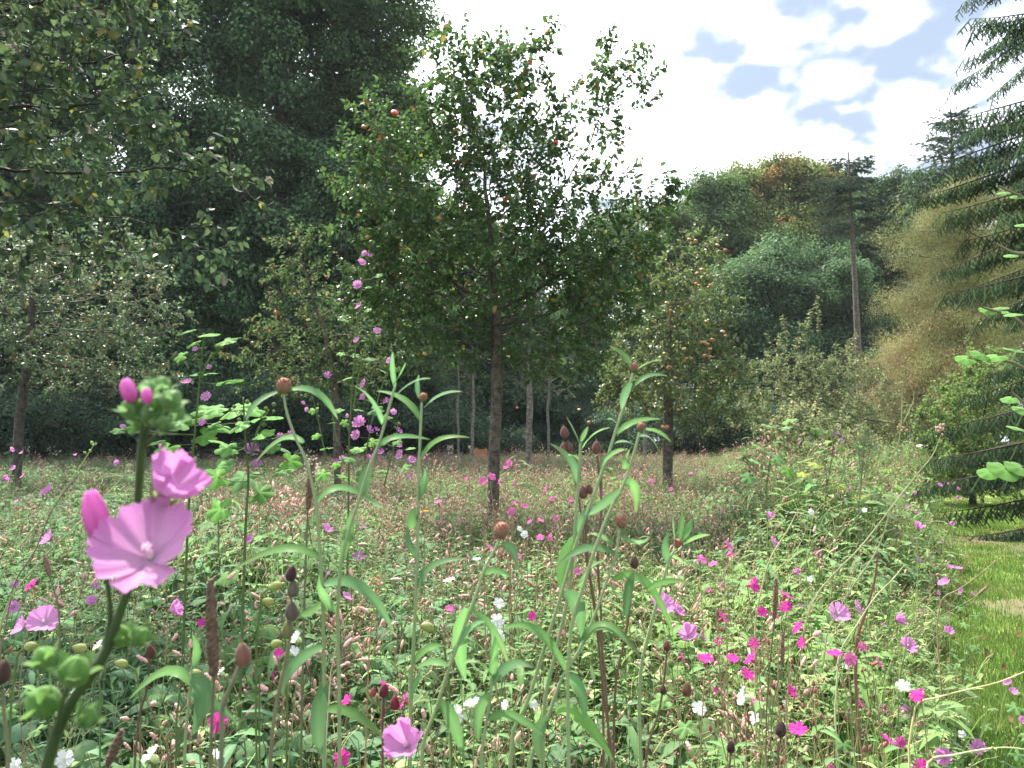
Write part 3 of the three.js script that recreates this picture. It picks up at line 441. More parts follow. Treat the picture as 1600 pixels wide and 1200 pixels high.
fruitTree({ seed: 123, name: 'bush', cat: 'bush', label: 'speckled pale-leaved shrub below the olive fruit bush', px: 1265, z: 13.5, rBase: 0.05, n: 420, step: 0.13, kill: 0.19, bark: barkC, trunk: [[1265, 715], [1265, 690]], blobs: [[1250, 672, 50, 38], [1300, 692, 60, 36], [1215, 692, 30, 26]], leaf: 0.07, wid: 0.6, leaves: 13, shootLen: 0.25, perTip: 4, perNode: 1, leafy: 4, hang: 0.3, up: 0.3, yellow: 0.15, odd: [[0.4, 0.36, 0.22], [0.3, 0.3, 0.12]], col: [0.13, 0.17, 0.075], col2: [0.23, 0.25, 0.12], whips: [[1240, 650, 1236, 610], [1310, 670, 1318, 630]] });
const near4 = fruitTree({ seed: 303, name: 'pear_tree', label: 'near pear tree reaching in from the left with large glossy leaves', px: -330, z: 3.9, rBase: 0.07, n: 1150, step: 0.08, kill: 0.125, bare: 0.9, bark: [0.085, 0.072, 0.06], parts: 290,
  trunk: [[-330, 900], [-325, 600], [-310, 300], [-290, 60]],
  blobs: [[60, 60, 190, 130], [200, 40, 85, 95], [90, 230, 170, 110], [215, 170, 75, 90], [60, 360, 130, 65], [210, 290, 95, 55], [320, 265, 70, 35], [385, 300, 42, 32], [270, 375, 80, 40], [-150, 200, 150, 220], [-120, -60, 240, 120], [120, -90, 200, 80]],
  whips: [[360, 225, 372, 188], [345, 225, 330, 205], [405, 290, 425, 262], [280, 60, 300, 10], [395, 310, 430, 325], [300, 420, 335, 450]],
  leaf: 0.058, wid: 0.68, leaves: 10, shootLen: 0.19, perTip: 2, perNode: 0.65, leafy: 2.3, hang: 0.75, up: 0.1, flutter: 0.8, yellow: 0.05, odd: [[0.2, 0.17, 0.14], [0.2, 0.2, 0.05]], col: [0.05, 0.088, 0.044], col2: [0.085, 0.13, 0.048], mat: M.gloss });
fruitTree({ seed: 304, name: 'fruit_tree', label: 'small tree with yellowing leaves and a grey trunk, leftmost in the orchard', px: 24, z: 13, rBase: 0.075, n: 1150, step: 0.13, kill: 0.17, bare: 1.3, bark: [0.12, 0.1, 0.082],
  trunk: [[30, 660], [38, 600], [46, 550], [50, 480], [50, 430]],
  blobs: [[60, 480, 130, 80], [-40, 470, 90, 90], [190, 490, 95, 75], [120, 580, 120, 55], [220, 570, 70, 50], [40, 410, 110, 50], [190, 410, 80, 50], [10, 580, 80, 40]],
  leaf: 0.08, wid: 0.6, leaves: 11, shootLen: 0.3, perTip: 2, perNode: 0.55, hang: 0.4, up: 0.1, yellow: 0.11, odd: [[0.22, 0.19, 0.07], [0.16, 0.1, 0.055]], col: [0.075, 0.125, 0.06], col2: [0.125, 0.17, 0.08], mat: M.gloss });
fruitTree({ seed: 305, name: 'fruit_tree', label: 'upright young fruit tree with one orange apple, just left of the apple tree', px: 528, z: 11.5, rBase: 0.055, n: 800, step: 0.11, kill: 0.16, bare: 1.2, bark: barkC,
  trunk: [[526, 660], [522, 600], [510, 530], [490, 470], [472, 410], [462, 370]],
  blobs: [[460, 400, 26, 50], [470, 450, 50, 45], [490, 520, 70, 55], [430, 520, 40, 55], [560, 560, 50, 60], [480, 590, 70, 40], [400, 560, 40, 40]],
  whips: [[460, 370, 452, 335], [475, 390, 490, 350], [440, 430, 420, 405]], leaf: 0.075, wid: 0.6, leaves: 11, shootLen: 0.28, perTip: 2, perNode: 0.5, hang: 0.3, up: 0.4, yellow: 0.1, odd: [[0.2, 0.16, 0.07], [0.15, 0.09, 0.05]], col: [0.055, 0.1, 0.033], col2: [0.1, 0.15, 0.048],
  fruit: [[433, 489, 11, orange], [395, 535, 6, orange], [507, 526, 6, gold], [435, 560, 5, gold]] });
[[738, 26, 0.045, 540, 'thin pale-trunked young tree, first to the left of the apple trunk', [[738, 590, 32, 45], [725, 560, 30, 35]]], [716, 29, 0.04, 560, 'slim young tree leftmost of the pale-trunked saplings', [[712, 590, 30, 45], [705, 560, 24, 30]]],
 [826, 20, 0.07, 570, 'sturdier young tree with a pale trunk right of the apple trunk', [[825, 590, 55, 45], [860, 570, 40, 35], [795, 570, 35, 40], [830, 540, 45, 35]]], [857, 27, 0.04, 590, 'slim sapling right of the sturdier pale-trunked tree', [[862, 600, 35, 35], [880, 575, 30, 40]]],
 [1008, 26, 0.045, 590, 'thin sapling behind the laden golden apple tree', [[1008, 610, 32, 35], [990, 580, 30, 35]]]].forEach(([px, z, r, top, label, blobs], k) => fruitTree({ seed: 320 + k, name: 'young_tree', label, px, z, rBase: r * 1.25, rTip: 0.004, n: 120, step: 0.22, kill: 0.35, bare: 1.6, bark: [0.3, 0.27, 0.22], trunk: [[px, 670], [px + (k % 2 ? -2 : 2), 640], [px + 1, (top + 640) / 2], [px, top]], blobs, leaf: 0.09, wid: 0.6, leaves: 10, shootLen: 0.4, perTip: 2, perNode: 0.6, hang: 0.4, up: 0.2, yellow: 0.1, odd: [[0.2, 0.15, 0.06], [0.14, 0.1, 0.06]], col: [0.055, 0.085, 0.045], col2: [0.085, 0.11, 0.06], fruit: k === 2 ? [[808, 637, 5, [0.45, 0.08, 0.06], -0.4]] : [] }));
{ // little wooden box
  const b = Gd(748, 30), T = thing('wooden_planter', 'small orange-brown wooden box of planks left of the apple trunk', 'planter', b); rr = rng(340);
  for (let r = 0; r < 3; r++) for (const [dx, dz, w, d] of [[0, 0.3, 0.66, 0.025], [0, -0.3, 0.66, 0.025], [0.32, 0, 0.025, 0.57], [-0.32, 0, 0.025, 0.57]]) { const g = new THREE.BoxGeometry(w, 0.155, d); const c = mul([0.34, 0.15, 0.06], rnd(0.8, 1.2)); g.setAttribute('color', new THREE.Float32BufferAttribute(Array(g.attributes.position.count).fill(c).flat(), 3)); const m = mesh('plank', g, M.plain, T); m.position.set(dx, 0.2 + r * 0.165, dz); }
  for (const sx of [-1, 1]) for (const sz of [-1, 1]) { const g = new THREE.BoxGeometry(0.05, 0.66, 0.05); g.setAttribute('color', new THREE.Float32BufferAttribute(Array(24).fill([0.25, 0.12, 0.06]).flat(), 3)); const m = mesh('post', g, M.plain, T); m.position.set(sx * 0.282, 0.33, sz * 0.262); }
}

// ---------------------------------------------------------------- the meadow: what nobody could count
const green = [0.11, 0.215, 0.065], green2 = [0.185, 0.29, 0.085], blueG = [0.105, 0.205, 0.115], straw = [0.26, 0.20, 0.10], stemG = [0.16, 0.23, 0.08];
const variants = (n, seed, f) => Array.from({ length: n }, (_, k) => { rr = rng(seed + k); const b = new MB(); f(b, k); return b.geom(); });
const bendStem = (h, lean) => { const a = rnd(0, TAU), o = V(Math.cos(a), 0, Math.sin(a)).multiplyScalar(lean); return catmull([V(), o.clone().multiplyScalar(0.25).setY(h * 0.4), o.clone().multiplyScalar(0.6).setY(h * 0.75), o.clone().setY(h)], 6); };
const TUFT = variants(3, 701, b => { for (let i = 0; i < 15; i++) { const a = rnd(0, TAU), d = V(Math.cos(a) * 0.35, 1, Math.sin(a) * 0.35); b.blade({ base: V(rnd(-0.05, 0.05), 0, rnd(-0.05, 0.05)), dir: d, nrm: V(-Math.cos(a), 0.3, -Math.sin(a)), len: rnd(0.22, 0.46), wid: rnd(0.004, 0.009), seg: 4, bend: -rnd(0.3, 1.5), fold: 0.3, shape: SH.grass, col: mul(one, rnd(0.75, 1.2)), col2: mul([1.25, 1.12, 0.9], rnd(0.8, 1.1)) }); } });
const HERB = variants(6, 711, (b, k) => {
  for (let s = 0; s < 3; s++) {
    const h = rnd(0.24, 0.44), pts = bendStem(h, rnd(0.04, 0.16)); const o = V(rnd(-0.06, 0.06), 0, rnd(-0.06, 0.06)); pts.forEach(p => p.add(o)); b.tube(pts, t => 0.0024 * (1 - 0.5 * t), 4, [1.1, 1.0, 0.9]);
    for (let i = 0; i < 11; i++) { const t = 0.2 + 0.8 * i / 11, p = pts[Math.min(6, Math.floor(t * 7))], a = i * 2.4 + rnd(0, 1), l = rnd(0.025, 0.075) * (k % 2 ? 1 : 0.8) * (k > 3 ? 1.9 : 1); b.blade({ base: p, dir: V(Math.cos(a), rnd(-0.1, 0.7), Math.sin(a)), nrm: V(0, 1, 0), len: l, wid: l * (k % 2 ? 0.26 : 0.46), seg: 3, bend: rnd(0.2, 1.1), fold: 0.3, shape: k % 2 ? SH.lance : SH.ovate, col: mul(one, rnd(0.7, 1.25)), mid: mul(one, 1.3) }); }
  }
});
const ROUNDLEAF = variants(3, 721, b => { for (let i = 0; i < 7; i++) { const a = i / 7 * TAU + rnd(0, 0.6), r = rnd(0.04, 0.16), h = rnd(0.14, 0.34), p = V(Math.cos(a) * r, h, Math.sin(a) * r); b.tube([V(), p.clone().multiplyScalar(0.5).setY(h * 0.65), p], [0.0022, 0.002, 0.0015], 4, [1.2, 1.1, 0.9]); b.palm(p, V(Math.cos(a) * 0.5, 1, Math.sin(a) * 0.5), V(Math.cos(a), 0, Math.sin(a)), rnd(0.03, 0.07), 5, mul(one, rnd(0.75, 1.2)), { segs: 15 }); } });
const spikeCol = (t, dry) => { const w = rnd(); return w < 0.15 ? mul([0.62, 0.48, 0.4], rnd(0.8, 1.1)) : mul(mixc([0.66, 0.32, 0.31], [0.46, 0.30, 0.2], dry), rnd(0.7, 1.3)); };
const spike = (b, p, d, l, r, dry, rings = 8, segs = 7) => b.blob(p, p.clone().addScaledVector(d, l), t => r * Math.pow(Math.sin(Math.PI * (0.06 + 0.9 * t)), 0.5), rings, segs, t => spikeCol(t, dry), 0.2);
const REDSH = variants(4, 731, b => {
  for (let s = 0; s < 3; s++) {
    const h = rnd(0.3, 0.46), pts = bendStem(h, rnd(0.05, 0.14)), o = V(rnd(-0.07, 0.07), 0, rnd(-0.07, 0.07)); pts.forEach(p => p.add(o)); b.tube(pts, 0 || (t => 0.002 - 0.001 * t), 4, mul([0.16, 0.09, 0.05], 1));
    for (let i = 0; i < 4; i++) { const a = i * 2.4 + rnd(0, 1), p = pts[3 + Math.floor(rnd(0, 3))], e = p.clone().add(V(Math.cos(a) * 0.05, rnd(0.03, 0.09), Math.sin(a) * 0.05)); b.tube([p, e], [0.001, 0.0008], 3, [0.2, 0.13, 0.07]); spike(b, e, V(Math.cos(a) * 0.5, rnd(0.1, 1), Math.sin(a) * 0.5).normalize(), rnd(0.018, 0.038), rnd(0.0046, 0.0066), rnd(0, 1), 7, 5); }
    for (let i = 0; i < 5; i++) { const a = rnd(0, TAU), p = pts[1 + Math.floor(rnd(0, 4))], l = rnd(0.04, 0.08); b.blade({ base: p, dir: V(Math.cos(a), rnd(0, 0.6), Math.sin(a)), nrm: V(0, 1, 0), len: l, wid: l * 0.24, seg: 3, bend: 0.7, shape: SH.lance, col: mul(green, rnd(0.8, 1.5)) }); }
  }
});
const bead = (b, p, r, c) => b.blob(p.clone().add(V(0, -r, 0)), p.clone().add(V(0, r * 1.3, 0)), t => r * Math.pow(Math.sin(Math.PI * (0.04 + 0.86 * t)), 0.7), 5, 6, t => mul(c, 1.1 - 0.25 * t));
const PODS = variants(3, 741, b => {
  const h = rnd(0.3, 0.42), pts = bendStem(h, 0.08); b.tube(pts, t => 0.0018 - 0.0008 * t, 4, mul(stemG, 1.2));
  for (let i = 0; i < 12; i++) { const a = i * 2.4 + rnd(0, 1), p = pts[2 + Math.floor(rnd(0, 4.9))], r = rnd(0.03, 0.1), e = p.clone().add(V(Math.cos(a) * r, rnd(0.0, 0.08), Math.sin(a) * r)); b.tube([p, p.clone().lerp(e, 0.5).add(V(0, 0.012, 0)), e], [0.0009, 0.0009, 0.0007], 3, mul(pick([straw, stemG]), 1.2)); bead(b, e, rnd(0.0026, 0.005), pick([[0.52, 0.46, 0.30], [0.42, 0.40, 0.2], [0.30, 0.36, 0.14], [0.36, 0.24, 0.14], [0.12, 0.07, 0.05]])); }
  for (let i = 0; i < 7; i++) { const a = rnd(0, TAU), p = pts[Math.floor(rnd(0, 5))], l = rnd(0.03, 0.07); b.blade({ base: p, dir: V(Math.cos(a), 0.4, Math.sin(a)), nrm: V(0, 1, 0), len: l, wid: l * 0.35, seg: 3, bend: 0.6, shape: SH.lance, col: mul(green2, rnd(0.7, 1.3)) }); }
});
const DRY = variants(3, 751, b => { for (let s = 0; s < 4; s++) { const h = rnd(0.3, 0.52), pts = bendStem(h, rnd(0.03, 0.2)), c = pick([straw, [0.2, 0.1, 0.06], [0.3, 0.24, 0.13]]); b.tube(pts, t => 0.0013 - 0.0006 * t, 3, c); for (let i = 0; i < 14; i++) { const p = pts[3].clone().lerp(pts[6], rnd()), q = p.clone().addScaledVector(rdir(), rnd(0.005, 0.016)); bead(b, q, rnd(0.0012, 0.0026), mul(c, rnd(0.8, 1.4))); } } });
{
  rr = rng(770); const bins = { grass_tuft: [TUFT, M.leaf, []], leafy_stem: [HERB, M.leaf, []], round_leaf: [ROUNDLEAF, M.leaf, []], flower_spike: [REDSH, M.plain, []], seed_pod: [PODS, M.plain, []], dry_stem: [DRY, M.plain, []] };
  const put = (k, x, z, s, c) => bins[k][2].push({ m: yTurn(V(x, -0.01, -z), rnd(0, TAU), s, s * rnd(0.85, 1.15), rnd(0, 0.3), rnd(0, TAU)), c });
  for (const [z0, z1, dens] of [[0.75, 2, 250], [2, 4, 230], [4, 8, 125], [8, 14, 65], [14, 31.5, 28]]) {
    const n = Math.round((z1 - z0) * ((z0 + z1) / 2 * 1.62 + 1.2) * dens);
    for (let i = 0; i < n; i++) {
      const z = Math.sqrt(rnd(z0 * z0, z1 * z1)), xl = -0.92 * z - 1.1, xr = edgeX(z), x = rnd(xl, xr), px = x / z, e = sst(0, 0.5, xr - x);
      const nz = fbm(x * 0.55 + 3, 1, z * 0.55 + 8, 3), n2 = fbm(x * 1.4 + 13, 5, z * 1.4 + 1, 3), sc = (0.86 + 0.35 * nz + 0.12 * n2) * lerp(0.75, 1, e) * (z > 9 ? 1.08 : 1) * (z < 1.5 ? 0.8 : 1) * (1 + 0.95 * sst(0.24, 0.36, px) * sst(3, 5.5, z) * sst(0, 1, xr - x) + 0.45 * sst(-0.54, -0.44, px) * sst(-0.2, -0.28, px) * sst(3, 4, z) * sst(8, 6, z)) * (z > 12 ? 1 + 0.28 * n2 + (rnd() < 0.04 ? rnd(0.2, 0.7) : 0) : 1), s = sc * rnd(0.8, 1.2);
      if (Math.abs(x + 0.17) < 0.16 && Math.abs(z - 7.7) < 0.16) continue;
      const w = { grass_tuft: 1.25 + 0.8 * sst(0.2, 0.5, px), leafy_stem: 2.3, round_leaf: (0.95 + 0.9 * sst(-0.15, -0.5, px)) * (z < 9 ? 1 : 0.45), flower_spike: (z > 6 ? 2.3 : z > 4 ? 1.4 : 0.35) * lerp(1, 0.12, sst(0.22, 0.36, px)) * lerp(0.35, 1, sst(-0.5, -0.1, px)), seed_pod: 1.5 + 1.5 * sst(-0.05, 0.35, px) * (z < 6 ? 1 : 0.4), dry_stem: 0.75 };
      let t = rnd(0, Object.values(w).reduce((a, b) => a + b)), k; for (k in w) { t -= w[k]; if (t < 0) break; }
      const g = mul(mixc(mixc(green, blueG, rnd()), green2, sst(-0.3, 0.4, nz + 0.5 * px) * rnd(0.4, 1)), rnd(0.75, 1.3));
      put(k, x, z, s, k === 'flower_spike' || k === 'seed_pod' || k === 'dry_stem' ? mul(one, rnd(0.75, 1.15)) : g);
    }
  }
  const root = new THREE.Group(); root.name = 'meadow_vegetation'; root.userData = { label: 'mixed grasses, herbs and seeding stems that fill the meadow', category: 'vegetation', kind: 'stuff' }; scene.add(root);
  for (const k in bins) { const [G, mat, L] = bins[k]; G.forEach((g, j) => inst(k, g, mat, L.filter((_, i) => i % G.length === j), root)); }
  const LT = variants(3, 781, b => { for (let i = 0; i < 26; i++) { const a = rnd(0, TAU), d = V(Math.cos(a) * 0.7, 1, Math.sin(a) * 0.7); b.blade({ base: V(rnd(-0.09, 0.09), 0, rnd(-0.09, 0.09)), dir: d, nrm: V(-Math.cos(a), 0.3, -Math.sin(a)), len: rnd(0.02, 0.05), wid: 0.0035, seg: 2, bend: -rnd(0.3, 1.2), fold: 0.2, shape: SH.grass, col: mul(one, rnd(0.7, 1.2)) }); } });
  const L = []; for (let i = 0; i < 26000; i++) { const z = 1.6 + 20 * Math.pow(rnd(), 1.5), x = edgeX(z) - 0.2 + rnd(0, 0.8 + z * 0.5); if (rnd() < worn(x, z) * 0.85) continue; const n = fbm(x * 1.1, 2, z * 1.1, 3); L.push({ m: yTurn(V(x, 0.004, -z), rnd(0, TAU), rnd(0.8, 1.5), rnd(0.6, 1.3)), c: mul(mixc([0.10, 0.22, 0.04], [0.18, 0.27, 0.055], sst(-0.3, 0.35, n + rnd(-0.15, 0.15))), rnd(0.75, 1.2)) }); }
  const lg = new THREE.Group(); lg.name = 'lawn_grass'; lg.userData = { label: 'short mown grass of the lawn beside the meadow', category: 'grass', kind: 'stuff' }; scene.add(lg);
  LT.forEach((g, j) => inst('grass_blade', g, M.leaf, L.filter((_, i) => i % 3 === j), lg));
  const fallen = variants(1, 785, b => b.blade({ base: V(), dir: V(0, 0, 1), nrm: V(0, 1, 0), len: 0.05, wid: 0.03, seg: 3, bend: -0.9, fold: 0.4, col: one }))[0], FL = [];
  for (let i = 0; i < 800; i++) { const z = rnd(2, 15), x = edgeX(z) + rnd(0, 0.7 + z * 0.4); FL.push({ m: yTurn(V(x, 0.03, -z), rnd(0, TAU), rnd(0.35, 0.8), 1, rnd(0, 0.5), rnd(0, 6)), c: mul(pick([[0.2, 0.12, 0.06], [0.28, 0.2, 0.09], [0.12, 0.07, 0.04]]), rnd(0.7, 1.2)) }); }
  const fl = inst('fallen_leaves', fallen, M.leaf, FL, scene); fl.userData.label = 'dry brown leaves scattered over the lawn'; fl.userData.category = 'leaves';
}

// ---------------------------------------------------------------- flowers
function petal({ w, len = 1, notch = 0.1, nw = 0.35, curl = 0.12, rip = 0.03, base, tip, vein = 0.15, nu = 8, nv = 6, seed = 1, jag = 0.02 }) {       // along +z, upper side +y
  rr = rng(seed); const b = new MB(), id = [], ed = Array.from({ length: nu + 1 }, () => rnd(-1, 1) * jag);
  for (let j = 0; j <= nv; j++) { const row = []; for (let i = 0; i <= nu; i++) { const u = i / nu * 2 - 1, t = j / nv, L = len * (1 - notch * Math.exp(-((u / nw) ** 2)) - 0.16 * Math.pow(Math.abs(u), 3) + ed[i]); row.push(b.v(V(u * w(t) / 2, curl * t * t + rip * t * Math.sin(u * 7 + seed) - 0.06 * (1 - u * u) * t, 0.05 + t * (L - 0.05)), mul(mixc(base, tip, Math.pow(t, 0.7)), 1 - vein * (0.5 + 0.5 * Math.cos(u * 15)) * (1 - 0.5 * t)))); } id.push(row); }
  for (let j = 0; j < nv; j++) for (let i = 0; i < nu; i++) b.q(id[j][i], id[j][i + 1], id[j + 1][i + 1], id[j + 1][i]);
  return b.geom();
}
const mw = t => 0.13 + 0.88 * Math.pow(t, 0.8) * (1 - 0.2 * t * t), cw = t => 0.16 + 1.06 * Math.pow(t, 1.05);
const pinkT = [0.68, 0.28, 0.60], pinkB = [0.64, 0.24, 0.53], mag = [0.66, 0.055, 0.36], soft = [0.66, 0.17, 0.42], whiteC = [0.80, 0.80, 0.80], mauve = [0.5, 0.16, 0.5];
const PET = {
  mallow: [1, 2, 3, 12, 13].map(s => petal({ w: mw, notch: 0.17, nw: 0.24, curl: 0.05 + 0.06 * (s % 4), rip: 0.05, base: mul(pinkB, 0.85), tip: pinkT, vein: 0.13, seed: s, nu: 18, nv: 8, jag: 0.035 })),
  hero: [21, 22, 23, 24, 25].map(s => petal({ w: t => 0.12 + 1.02 * Math.pow(t, 0.85) * (1 - 0.12 * t * t), notch: 0.07, nw: 0.2, curl: 0.12 + 0.05 * (s % 3), rip: 0.035, base: [0.66, 0.40, 0.58], tip: [0.66, 0.25, 0.58], vein: 0.08, seed: s, nu: 22, nv: 10, jag: 0.06 })),
  mauve: [4, 5].map(s => petal({ w: t => 0.12 + 0.55 * t, notch: 0.2, nw: 0.3, curl: 0.1, base: mul(mauve, 0.9), tip: mauve, vein: 0.35, seed: s })),
  magenta: [6, 7].map(s => petal({ w: cw, notch: 0.34, nw: 0.2, curl: -0.02, base: mul(mag, 1.1), tip: mag, vein: 0.2, seed: s, rip: 0.11, jag: 0.05 })),
  pink: [8, 9].map(s => petal({ w: cw, notch: 0.32, nw: 0.2, curl: -0.02, base: mul(soft, 1.1), tip: soft, vein: 0.18, seed: s, rip: 0.11, jag: 0.05 })),
  white: [10, 11].map(s => petal({ w: cw, notch: 0.4, nw: 0.2, curl: -0.05, base: whiteC, tip: whiteC, vein: 0.05, seed: s, rip: 0.12, jag: 0.05 })),
};
const petalTurn = (k, cup) => new THREE.Matrix4().makeRotationY(k * TAU / 5).multiply(new THREE.Matrix4().makeRotationX(-cup));
const HEARTS = {};
function heart(kind) {                                   // calyx and centre, unit radius, axis +y
  if (HEARTS[kind]) return HEARTS[kind]; rr = rng(880); const b = new MB();
  if (kind === 'mallow' || kind === 'mauve' || kind === 'hero') {
    b.blob(V(0, -0.16, 0), V(0, 0.03, 0), t => 0.2 * Math.pow(t, 0.6), 4, 10, [0.16, 0.24, 0.07]);
    for (let k = 0; k < 5; k++) { const a = (k + 0.5) / 5 * TAU; b.blade({ base: V(0, -0.08, 0), dir: V(Math.sin(a), 0.35, Math.cos(a)), nrm: V(0, 1, 0), len: 0.42, wid: 0.24, seg: 3, bend: -0.3, col: [0.15, 0.24, 0.06] }); }
    b.blob(V(0, 0.02, 0), V(0, 0.24, 0), t => 0.07 - 0.03 * t, 5, 7, [0.72, 0.6, 0.62], 0.2); for (let i = 0; i < 22; i++) { const q = rdir().multiplyScalar(0.085).add(V(0, 0.24, 0)); b.blob(q, q.clone().add(V(0, 0.04, 0)), () => 0.018, 2, 5, mul([0.8, 0.52, 0.68], rnd(0.8, 1.15))); }
  } else {
    const c = kind === 'white' ? [0.32, 0.36, 0.17] : [0.24, 0.06, 0.07], r = kind === 'white' ? 0.36 : 0.24;
    b.blob(V(0, -1.05, 0), V(0, -0.02, 0), t => r * Math.pow(Math.sin(Math.PI * (0.12 + 0.74 * t)), 0.8), 7, 10, (t, an) => mul(c, 0.85 + 0.35 * Math.cos(an * 5) ** 2 + 0.3 * t), 0, 10, 0.05);
    for (let k = 0; k < 5; k++) { const a = k / 5 * TAU; b.blade({ base: V(Math.sin(a) * 0.1, 0, Math.cos(a) * 0.1), dir: V(Math.sin(a) * 0.5, 1, Math.cos(a) * 0.5), nrm: V(0, 0, 1), len: 0.22, wid: 0.1, seg: 1, shape: t => 1 - t, col: kind === 'white' ? [0.7, 0.7, 0.6] : mul(mag, 0.9) }); }
  }
  return HEARTS[kind] = b.geom();
}
function flower(kind, parent, pos, axis, R, cup, split) {
  const m = mesh('flower', heart(kind), M.plain, parent); m.position.copy(pos).sub(rootOf(parent)); m.scale.setScalar(R);
  m.quaternion.setFromUnitVectors(V(0, 1, 0), axis.clone().normalize()).multiply(new THREE.Quaternion().setFromAxisAngle(V(0, 1, 0), rnd(0, TAU)));
  const P = PET[kind];
  if (split) for (let k = 0; k < 5; k++) { const q = mesh('petal', P[k % P.length], M.petal, m); petalTurn(k, cup + rnd(-0.16, 0.16)).decompose(q.position, q.quaternion, q.scale); }
  else { const key = kind + Math.round(cup * 3); if (!COR[key]) COR[key] = mergeGeometries([0, 1, 2, 3, 4].map(k => P[k % P.length].clone().applyMatrix4(petalTurn(k, cup)))); mesh('corolla', COR[key], M.petal, m); }
  return m;
}
const COR = {};
const TO = []; const lm = (name, px, py) => TO.push({ name, px, py });      // landmarks for describing look-alikes
const stemTo = (base, p, bow = 0.05) => catmull([base, base.clone().lerp(p, 0.35).add(V(rnd(-bow, bow), 0, rnd(-bow, bow))), base.clone().lerp(p, 0.72).add(V(rnd(-bow, bow) * 0.6, 0, rnd(-bow, bow) * 0.6)), p], 9);
const auto = [];                                        // things whose labels are completed once all stand
const DIAM = { mallow: 0.056, mauve: 0.046, magenta: 0.027, pink: 0.025, white: 0.027 };
const NAMES = { mallow: ['mallow_plant', 'pale pink mallow flower', 'pale pink mallows in the meadow'], mauve: ['mallow_plant', 'mauve mallow flower', 'mauve mallows in the meadow'], magenta: ['campion_plant', 'magenta campion', 'magenta campions in the meadow'], pink: ['campion_plant', 'soft pink campion', 'soft pink campions in the meadow'], white: ['campion_plant', 'white campion', 'white campions in the meadow'] };
function plantFlower(kind, px, py, size, ax) {
  let D = DIAM[kind] * F / size; const minY = kind === 'mallow' ? 0.2 : 0.18; let p = W(px, py, D);
  if (p.y < minY) { D *= (EYE - minY) / (EYE - p.y); p = W(px, py, D); }
  if (D > 20) { D = 20; p = W(px, py, D); }
  const [nm, lab, grp] = NAMES[kind], base = V(p.x + rnd(-0.08, 0.08), 0, p.z + rnd(-0.06, 0.1)), T = thing(nm, lab, 'flower', base, grp), R = Math.min(DIAM[kind] / 2 * 1.05, size / 2 / F * D * 1.05);
  const axis = V(ax ?? rnd(-0.9, 0.9), ax ? 0.6 : rnd(0.15, 0.9), ax ? 0.75 : rnd(0, 0.95)).normalize(), tube = kind === 'mallow' || kind === 'mauve' ? 0.14 : 1.0, foot = p.clone().addScaledVector(axis, -R * tube);
  const redStem = kind === 'magenta' || kind === 'pink', sc = redStem ? [0.25, 0.18, 0.10] : stemG, st = new MB(), pts = stemTo(base, foot, 0.035 * Math.min(1, p.y * 2)); st.tube(pts, t => 0.0018 - 0.0009 * t, 5, sc); st.build('stem', M.plain, T);
  flower(kind === 'mallow' && size > 34 ? 'hero' : kind, T, p, axis, R, kind === 'mallow' ? rnd(0.25, 0.95) : rnd(-0.1, 0.5), size >= 21);
  if (D < 6) {
    const n = 2 + Math.floor(rnd(0, 2));
    for (let i = 0; i < n; i++) { const q = pts[2 + i * 2], a = rnd(0, TAU), d = V(Math.cos(a), 0.5, Math.sin(a)), lf = new MB(); if (nm === 'mallow_plant') lf.palm(q.clone().addScaledVector(d, 0.03), V(0, 1, 0.3).addScaledVector(d, 0.4), d, rnd(0.022, 0.036), 5, mul(green, rnd(0.9, 1.4)), { segs: 20, deep: 0.5 }); else lf.blade({ base: q, dir: d, nrm: V(0, 1, 0), len: rnd(0.04, 0.07), wid: 0.02, seg: 4, bend: 0.8, col: mul(green, rnd(0.9, 1.4)), mid: mul(green, 1.7) }); lf.build('leaf', M.leaf, T); }
    for (let i = 0; i < 2; i++) { const q = pts[7 - (i % 3)], e = q.clone().add(V(rnd(-0.03, 0.03), rnd(-0.005, 0.03), rnd(-0.02, 0.03))), bd = new MB(); bd.tube([q, e], [0.0012, 0.001], 4, sc); const r = nm === 'mallow_plant' ? rnd(0.005, 0.0075) : 0.0032; bd.blob(e, e.clone().add(V(rnd(-r, r), r * (redStem ? 3.8 : 2.4), 0)), t => r * Math.pow(Math.sin(Math.PI * (0.1 + 0.88 * t)), 0.7), 6, 10, t => redStem ? mul([0.34, 0.15, 0.12], 0.8 + 0.5 * t) : mul([0.2, 0.27, 0.1], 0.8 + 0.4 * t), 0, 5, 0.12); bd.build('bud', M.leaf, T); }
  }
  auto.push([T, px, py, kind]); return T;
}
rr = rng(900);
const set = (kind, ...list) => list.forEach(a => plantFlower(kind, ...a));
// left of the view
set('mallow', [70, 973, 50, 0.15], [38, 982, 38], [265, 955, 38], [76, 769, 22], [80, 843, 32], [4, 750, 18], [16, 704, 12], [35, 708, 9], [23, 733, 12], [36, 744, 10], [183, 723, 10], [392, 847, 24], [20, 948, 22], [41, 951, 16], [145, 942, 24], [203, 735, 8], [28, 784, 9], [118, 712, 8]);
set('magenta', [48, 914, 20], [176, 1132, 11], [314, 973, 13], [340, 1129, 30], [435, 1020, 15], [424, 1053, 13], [168, 902, 11], [533, 1183, 26], [541, 1094, 20], [601, 1070, 16], [632, 1095, 26], [617, 1019, 11]);
set('mauve', [23, 915, 16], [147, 917, 17], [516, 894, 15], [568, 821, 12], [549, 779, 10], [639, 745, 10], [561, 869, 18], [132, 1075, 14]);
set('white', [462, 997, 22], [460, 1018, 18], [120, 1085, 22], [236, 1180, 30], [100, 1186, 26], [345, 1050, 16], [25, 1196, 24], [340, 1178, 20], [152, 1008, 18]);
